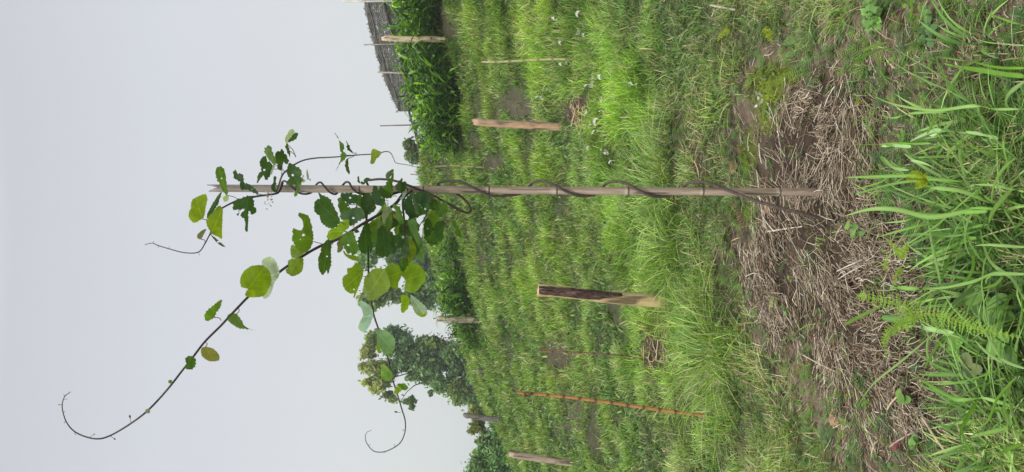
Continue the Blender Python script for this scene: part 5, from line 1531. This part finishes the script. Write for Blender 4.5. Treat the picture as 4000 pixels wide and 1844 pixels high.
# ------------------------------------------------------------------ ferns
def frond_mesh(pts, W, Y0, Y1, col, teeth=True, drop=0.0, wfun=None, lift=.02, npin=None):
    """rachis through picture points; pinnae on both sides, each cut into small lobes"""
    m = MB()
    sp_ = spline(pts, 8)
    n = len(sp_)
    ctr = []
    for i, (x, y) in enumerate(sp_):
        f = i / (n - 1)
        Y = Y0 + (Y1 - Y0) * f
        c = P(x, y, Y)
        g = gz(c.x, c.y) + lift
        k = 0
        while c.z < g and k < 60:
            Y -= .02; c = P(x, y, Y); g = gz(c.x, c.y) + lift; k += 1
        ctr.append(c)
    m.tube(ctr, [.0016 * (1 - .7 * i / n) for i in range(n)], 5, np.array(col) * .9)
    L = sum((ctr[i + 1] - ctr[i]).length for i in range(n - 1))
    npn = npin or int(L / .0085)
    for k in range(npn):
        f = (k + .5) / npn
        q = f * (n - 1); i0 = min(n - 2, int(q))
        p = ctr[i0] + (ctr[i0 + 1] - ctr[i0]) * (q - i0)
        t = (ctr[min(n - 1, i0 + 2)] - ctr[max(0, i0 - 1)]).normalized()
        view = Vector((0, 1, -.35)).normalized()
        s = t.cross(view).normalized()
        wl = (wfun(f) if wfun else (1 - f) ** .8 * min(1, .35 + f * 4))
        ln0 = W / F * p.y * wl
        for sg in (-1, 1):
            ln = ln0 * random.uniform(.78, 1.12)
            dv = (s * sg + t * random.uniform(.1, .5) + view * random.uniform(-.45, .35)).normalized()
            nl = max(3, int(ln / .0065))
            wdt = .0036
            rib0 = p
            V = []; ff = []
            for j in range(nl):
                g0 = j / nl; g1 = (j + .75) / nl
                a = p + dv * ln * g0 + Vector((0, 0, -drop * ln * g0 * g0)); b = p + dv * ln * g1 + Vector((0, 0, -drop * ln * g1 * g1))
                h = wdt * (1.15 - .95 * g0)
                V += [a - t * h * .7, b - t * h, b + t * h, a + t * h * .7]
                ff.append([4 * j, 4 * j + 1, 4 * j + 2, 4 * j + 3])
            V2 = [p + dv * 0 - t * .0007, p + dv * ln - t * .0003 + Vector((0, 0, -drop * ln)), p + t * .0007]
            o0 = len(V); V += V2; ff.append([o0, o0 + 1, o0 + 2])
            c = np.array(col) * random.uniform(.8, 1.25)
            m.add(V, ff, c)
    return m


def fern(name, base, fronds, label, group, mat):
    root = empty(name, G(*base), label, 'fern', group)
    for fr in fronds:
        link('frond', frond_mesh(**fr).mesh('frond'), mat, root)


FG = (.27, .43, .05); FY = (.40, .47, .03)
FGG = 'green ferns in the straw'
fern('fern', (3700, 1230), [dict(pts=[z6((480, 150)), z6((640, 150)), z6((800, 205)), z6((960, 255)), z6((1175, 295))], W=78, Y0=2.0, Y1=1.75, col=FG, npin=26),
                            dict(pts=[z6((470, 170)), z6((400, 90)), z6((260, 55)), z6((110, 20)), z6((90, 0))], W=62, Y0=2.0, Y1=2.15, col=FG, npin=24),
                            dict(pts=[z6((480, 170)), z6((400, 200)), z6((320, 240)), z6((262, 320)), z6((285, 450))], W=46, Y0=2.0, Y1=2.05, col=FG, npin=24)],
     'large bright green fern with three fronds, one reaching toward the right edge of the photo', FGG, M_fern)
fern('fern', (3620, 720), [dict(pts=[z4((540, 175)), z4((460, 170)), z4((400, 160))], W=34, Y0=1.75, Y1=1.72, col=FY, npin=10), dict(pts=[z4((550, 180)), z4((500, 205)), z4((470, 235))], W=26, Y0=1.75, Y1=1.75, col=FY, npin=9),
                           dict(pts=[z4((540, 170)), z4((480, 130)), z4((430, 130))], W=22, Y0=1.75, Y1=1.75, col=FY, npin=9)],
     'small yellow fern tip among the long grass below the pole', FGG, M_fern)
fern('fern', (3560, 1010), [dict(pts=[z4((370, 690)), z4((350, 640)), z4((270, 560))], W=28, Y0=2.0, Y1=2.05, col=(.34, .48, .06), npin=14), dict(pts=[z4((370, 700)), z4((400, 640)), z4((410, 590))], W=24, Y0=2.0, Y1=2.0, col=(.34, .48, .06), npin=11),
                            dict(pts=[z4((370, 760)), z4((340, 820)), z4((320, 880))], W=18, Y0=2.0, Y1=2.0, col=(.30, .42, .05), npin=10), dict(pts=[z4((260, 770)), z4((275, 720)), z4((280, 640))], W=14, Y0=2.0, Y1=2.0, col=(.34, .48, .06), npin=10)],
     'small light green fern with thin curled fronds on the straw', FGG, M_fern)
fern('fern', (2850, 110), [dict(pts=[(2850, 120), (2825, 130), (2805, 160)], W=24, Y0=3.3, Y1=3.3, col=FY, npin=9), dict(pts=[(2985, 110), (3000, 140), (3020, 165)], W=24, Y0=3.0, Y1=3.0, col=FY, npin=9), dict(pts=[(3000, 150), (3010, 130), (2990, 115)], W=18, Y0=3.0, Y1=3.0, col=FY, npin=8)],
     'tiny yellow green fern sprigs near the upper edge of the photo', FGG, M_fern)
pg = FGG
for b, lst, lab in (((3520, 540), [[z2((560, 870)), z2((420, 890)), z2((290, 880))], [z2((580, 960)), z2((430, 960)), z2((260, 1010))], [z2((560, 900)), z2((500, 840)), z2((400, 790))]], 'grey green feathery fern flattened over the straw among long blades'),
                    ((3120, 220), [[(3170, 130), (3100, 150), (3060, 175)], [(3180, 170), (3110, 200), (3070, 215)], [(3200, 210), (3150, 240), (3080, 270)]], 'dull green feathery fern at the tuft above the moss')):
    Yb = GY(*b)
    fern('fern', b, [dict(pts=q, W=44, Y0=Yb - .06, Y1=Yb - .02, col=(.22, .33, .12), npin=20) for q in lst], lab, FGG, M_fern)
DG = 'dead brown fern fronds on the soil'
DFC = (.30, .17, .10)
for b, q, W_, lab in (((2900, 830), [(2905, 890), (2880, 840), (2868, 780)], 26, 'curled light brown dead frond just below the pole'),
                      ((2850, 330), [(2880, 350), (2840, 330), (2815, 300)], 30, 'dark reddish dead frond beside the moss near the grass tuft'),
                      ((2840, 500), [(2900, 590), (2850, 560), (2820, 500)], 26, 'long tangled dead frond above the pole, beside the bright moss'),
                      ((3120, 1425), [(3165, 1400), (3130, 1425), (3095, 1460)], 36, 'broad brown dead frond at the grass edge of the bare soil bank'),
                      ((3010, 1000), [(2960, 1010), (2990, 1040), (3005, 1090)], 18, 'small brown dead frond on the grass edge of the straw')):
    Yb = GY(*b)
    fern('dead_fern', b, [dict(pts=q, W=W_, Y0=Yb, Y1=Yb, col=DFC, npin=13, lift=.012, drop=.5)], lab, DG, M_deadfern)


# ------------------------------------------------------------------ broad leaved seedlings, flowers, petals, clods
def rosette(x, y, n, s, cols, label, name='seedling', group='small broad leaved seedlings', lift=.05, asp=.75, spread=1.2, lobes=0):
    p = G(x, y)
    root = empty(name, p, label, 'seedling', group)
    for k in range(n):
        m = MB()
        a = k * 2.4 + random.uniform(-.4, .4)
        r = s * random.uniform(.75, 1.15)
        d = Vector((math.cos(a), math.sin(a), 0))
        out_ = s * spread * (.3 + .7 * (k / max(1, n - 1))) if n > 2 else s * .6
        c = p + d * out_ + Vector((0, 0, lift * random.uniform(.5, 1.2)))
        nrm_t = Vector((random.uniform(-.35, .35), -.35 + random.uniform(-.3, .3), 1)).normalized()
        u = (d - nrm_t * d.dot(nrm_t)).normalized(); v = nrm_t.cross(u)
        V = [c - u * r * .1]
        K = 18
        for i in range(K):
            w_ = 6.2832 * i / K
            rr = r * (1 + (.16 * math.cos(w_ * lobes) if lobes else 0)) * (1 - .18 * math.exp(-((w_ - 3.14) / .35) ** 2) * 3)
            V.append(c + u * math.cos(w_) * rr + v * math.sin(w_) * rr * asp + nrm_t * (abs(math.sin(w_)) * r * .18))
        m.add(V, [[0, 1 + i, 1 + (i + 1) % K] for i in range(K)], np.array(random.choice(cols)) * random.uniform(.8, 1.2))
        m.tube([p, (p + c) / 2 + Vector((0, 0, .004)), c - u * r * .4], .001, 4, (.16, .2, .06))
        link('leaf', m.mesh('leaf', True), M_leafy, root)


G1 = [(.15, .30, .05), (.11, .24, .04), (.20, .36, .06)]
rosette(3372, 892, 4, .016, G1, 'two leaved bright seedling on the straw right of the pole foot')
rosette(3395, 915, 3, .014, G1, 'tiny round leaved seedling beside the bright seedling on the straw')
rosette(3790, 1350, 5, .026, G1, 'broad leaved seedling just below the tip of the big fern frond')
rosette(3870, 1170, 7, .030, G1, 'low dark cluster of heart shaped leaves beside the big fern')
rosette(3940, 1220, 8, .032, [(.10, .22, .04), (.15, .30, .05)], 'largest broad leaved plant near the right edge among the grass')
rosette(3970, 1350, 6, .028, G1, 'broad leaved plant at the right edge below the fern tip')
rosette(3860, 1440, 5, .024, [(.16, .22, .08), (.25, .28, .12)], 'dull olive leaved seedling between the fern tip and the lowest grass clump')
rosette(3590, 1560, 4, .018, G1, 'small seedling in the straw of the lower right corner')
rosette(3620, 1720, 5, .016, G1, 'small green weed in the dark soil near the lower edge')
rosette(3560, 1750, 7, .011, [(.16, .03, .03), (.20, .05, .05)], 'dark red leaved seedling near the lower edge')
rosette(3760, 1000, 3, .018, [(.18, .03, .03), (.12, .03, .03)], 'dark red seedling under the long grass')
rosette(3060, 1180, 5, .020, [(.20, .30, .06), (.28, .34, .10)], 'light green seedling at the grass edge of the straw')
rosette(3110, 1220, 4, .018, G1, 'second light green seedling, on the straw beside the first')
rosette(3460, 60, 30, .015, [(.17, .35, .06), (.13, .28, .05)], 'ruffled bright green lobed plant on bare soil near the upper edge', lobes=5, lift=.06, spread=3.6)
rosette(3640, 130, 14, .016, [(.10, .20, .06), (.13, .24, .08)], 'small grey green creeping plant on bare soil near the upper edge', spread=2.8, lift=.02)
rosette(3680, 60, 4, .014, G1, 'tiny round leaved weed on the bare soil')
rosette(2890, 345, 3, .016, [(.14, .27, .10)], 'small round leaf beside the moss')

# yellow flower
p = G(3355, 410)
root = empty('yellow_flower', p, 'small bright yellow flower head on the straw', 'flower')
m = MB()
for k in range(16):
    c = P(3353 + random.uniform(-9, 9), 401 + random.uniform(-13, 13), p.y - .03)
    for q in range(5):
        a = q * 1.2566
        d = Vector((math.cos(a), -.3, math.sin(a))) * .005
        m.add([c, c + d + Vector((.0015, 0, .0015)), c + d * 1.3, c + d - Vector((.0015, 0, .0015))], [[0, 1, 2, 3]], (.85, .72, .02))
link('petals', m.mesh('petals'), M_fern, root)
m = MB(); m.tube([p, P(3353, 403, p.y - .03)], .0012, 5, (.2, .25, .08))
link('stalk', m.mesh('stalk'), M_fern, root)

# white curled petals lying in the grass
WP = [(2190, 70), (2285, 60), (2270, 130), (2290, 115), (2305, 140), (2213, 170), (2222, 250), (2215, 228 + 22), (2160, 362), (2125, 395), (2325, 305), (2340, 315), (2372, 303), (2345, 330), (2320, 350), (2360, 393), (2300, 438), (2368, 445), (2315, 485), (2360, 480), (2372, 487), (2395, 487),
      (2322, 580), (2378, 600), (2412, 640), (2350, 525), (2520, 520), (2500, 322), (2150, 228), (2390, 595)]
for k, (x, y) in enumerate(WP):
    p = G(x, y)
    s = .0068 * p.y * random.uniform(.7, 1.25)
    m = MB()
    a = random.uniform(0, 6.28)
    pts = []
    for j in range(7):
        f = j / 6
        an = a + f * 2.4
        pts.append(Vector((math.cos(an) * s * .7, math.sin(an) * s * .35, math.sin(an) * s * .6 + s * .5)))
    V = []
    for j, q in enumerate(pts):
        h = s * (.14 + .22 * (1 - j / 6))
        V += [q + Vector((0, -h * .5, h)), q, q + Vector((0, -h * .6, -h))]
    m.add(V, [[3 * j + i, 3 * j + i + 1, 3 * j + i + 4, 3 * j + i + 3] for j in range(6) for i in (0, 1)], (.80, .80, .74))
    o = link('fallen_petal', m.mesh('fallen_petal', True), M_white)
    o.location = p + Vector((0, -.04, .035))
    tag(o, 'white curled petal lying in the bright green grass', 'petal', 'white curled petals scattered in the grass')

# pale shell-like litter on the moss
p = G(2985, 392)
m = MB()
for k in range(9):
    c = p + Vector((random.uniform(-.03, .03), random.uniform(-.02, .02), random.uniform(.01, .03)))
    d = Vector((random.uniform(-1, 1), random.uniform(-.4, .4), random.uniform(-.3, .6))).normalized() * random.uniform(.012, .03)
    e = d.cross(Vector((0, 1, 0))).normalized() * .004
    m.add([c - e, c + d * .5 - e * 1.3, c + d, c + d * .5 + e * 1.3 - Vector((0, .004, 0)), c + e], [[0, 1, 2, 3, 4]], (.62, .62, .58))
o = link('curled_leaf', m.mesh('curled_leaf'), M_white)
tag(o, 'crumpled whitish dry leaf lying on the moss', 'dead leaf')

# clods of earth
for x, y, s, lab in ((3265, 1640, .028, 'light brown clod of earth by the small grass tuft in the soil bank'), (2870, 655, .03, 'reddish clod of earth beside the dead fern above the pole'), (3010, 810, .035, 'lump of orange brown earth under the slanting vine stem'),
                     (2995, 940, .03, 'orange brown clod at the edge of the straw below the pole')):
    p = G(x, y)
    bm = bmesh.new()
    bmesh.ops.create_icosphere(bm, subdivisions=3, radius=s)
    for v in bm.verts:
        n_ = v.co.normalized()
        k = 1 + .45 * (vn(n_.x * 2.3 + x, n_.y * 2.3 + n_.z * 2, 3) - .5) + .25 * (vn(n_.x * 6 + y, n_.z * 6 + n_.y * 5, 4) - .5)
        v.co = Vector((v.co.x * 1.2, v.co.y, v.co.z * .7)) * float(k) + p + Vector((0, 0, s * .15))
    me = bpy.data.meshes.new('clod'); bm.to_mesh(me); bm.free()
    a = me.color_attributes.new('Col', 'FLOAT_COLOR', 'POINT')
    for d in a.data: d.color = (.36, .23, .14, 1)
    tag(link('clod', me, M_ground), lab, 'clod')

# loose sticks lying about
for (x0, y0, x1, y1, wd, c, lab) in ((2795, 20, 2895, 38, 12, (.52, .47, .42), 'pale grey stick lying in the grass near the upper edge'),
                                     (3100, 675, 3165, 725, 9, (.16, .12, .10), 'short dark twig in the straw beside the pole foot'),
                                     (3000, 840, 3050, 905, 8, (.62, .56, .46), 'stiff pale stalk across the straw below the slanting stem'),
                                     (3020, 905, 3160, 885, 7, (.66, .60, .52), 'long pale straw stalk on the dark soil below the pole'),
                                     (3300, 1060, 3400, 1016, 8, (.62, .57, .50), 'upper of two parallel whitish stalks in the straw'),
                                     (3305, 1090, 3404, 1036, 8, (.62, .57, .50), 'lower of two parallel whitish stalks in the straw'),
                                     (3160, 1385, 3310, 1460, 8, (.55, .42, .30), 'tan stalk lying across the bare soil bank'),
                                     (3640, 1630, 3760, 1800, 15, (.58, .44, .30), 'broad tan husk strip in the lower right corner'),
                                     (3500, 1600, 3540, 1550, 12, (.52, .40, .28), 'short flat tan husk in the straw of the lower right'),
                                     (3510, 1745, 3600, 1690, 12, (.40, .32, .24), 'grey brown stick near the dark red seedling'),
                                     (2990, 560, 3000, 640, 8, (.60, .52, .42), 'pale stalk on the moss patch above the pole'),
                                     (2950, 520, 2945, 590, 6, (.5, .42, .33), 'thin tan stalk on the moss patch above the pole')):
    a = G(x0, y0); b = G(x1, y1)
    m = MB()
    r = wd * .62 / F * a.y / 2
    mid = (a + b) / 2; mid.z = max(mid.z, gz(mid.x, mid.y))
    pts = [a + Vector((0, 0, .03)), mid + Vector((0, 0, .034)), b + Vector((0, 0, .03))]
    m.tube([Vector(q) for q in spline([tuple(q) for q in pts], 4)], r, 6, c)
    nm = 'stick'
    o = link(nm, m.mesh(nm), M_straw)
    tag(o, lab, 'stick', 'loose sticks and stalks on the ground')


# ------------------------------------------------------------------ pale damp air
bm = bmesh.new()
bmesh.ops.create_cube(bm, size=1.0)
me = bpy.data.meshes.new('haze'); 
for v in bm.verts:
    v.co = Vector((v.co.x * 860, v.co.y * 210 + 97, (v.co.z + .5) * 26 - 6))
bm.to_mesh(me); bm.free()
hm = bpy.data.materials.new('haze'); hm.use_nodes = True
hn = hm.node_tree; hn.nodes.clear()
ho = hn.nodes.new('ShaderNodeOutputMaterial'); hv = hn.nodes.new('ShaderNodeVolumePrincipled')
hv.inputs['Color'].default_value = (.9, .93, .95, 1); hv.inputs['Density'].default_value = .0016
hn.links.new(hv.outputs[0], ho.inputs['Volume'])
tag(link('haze', me, hm), 'pale damp air over the field', 'haze', None, 'stuff')
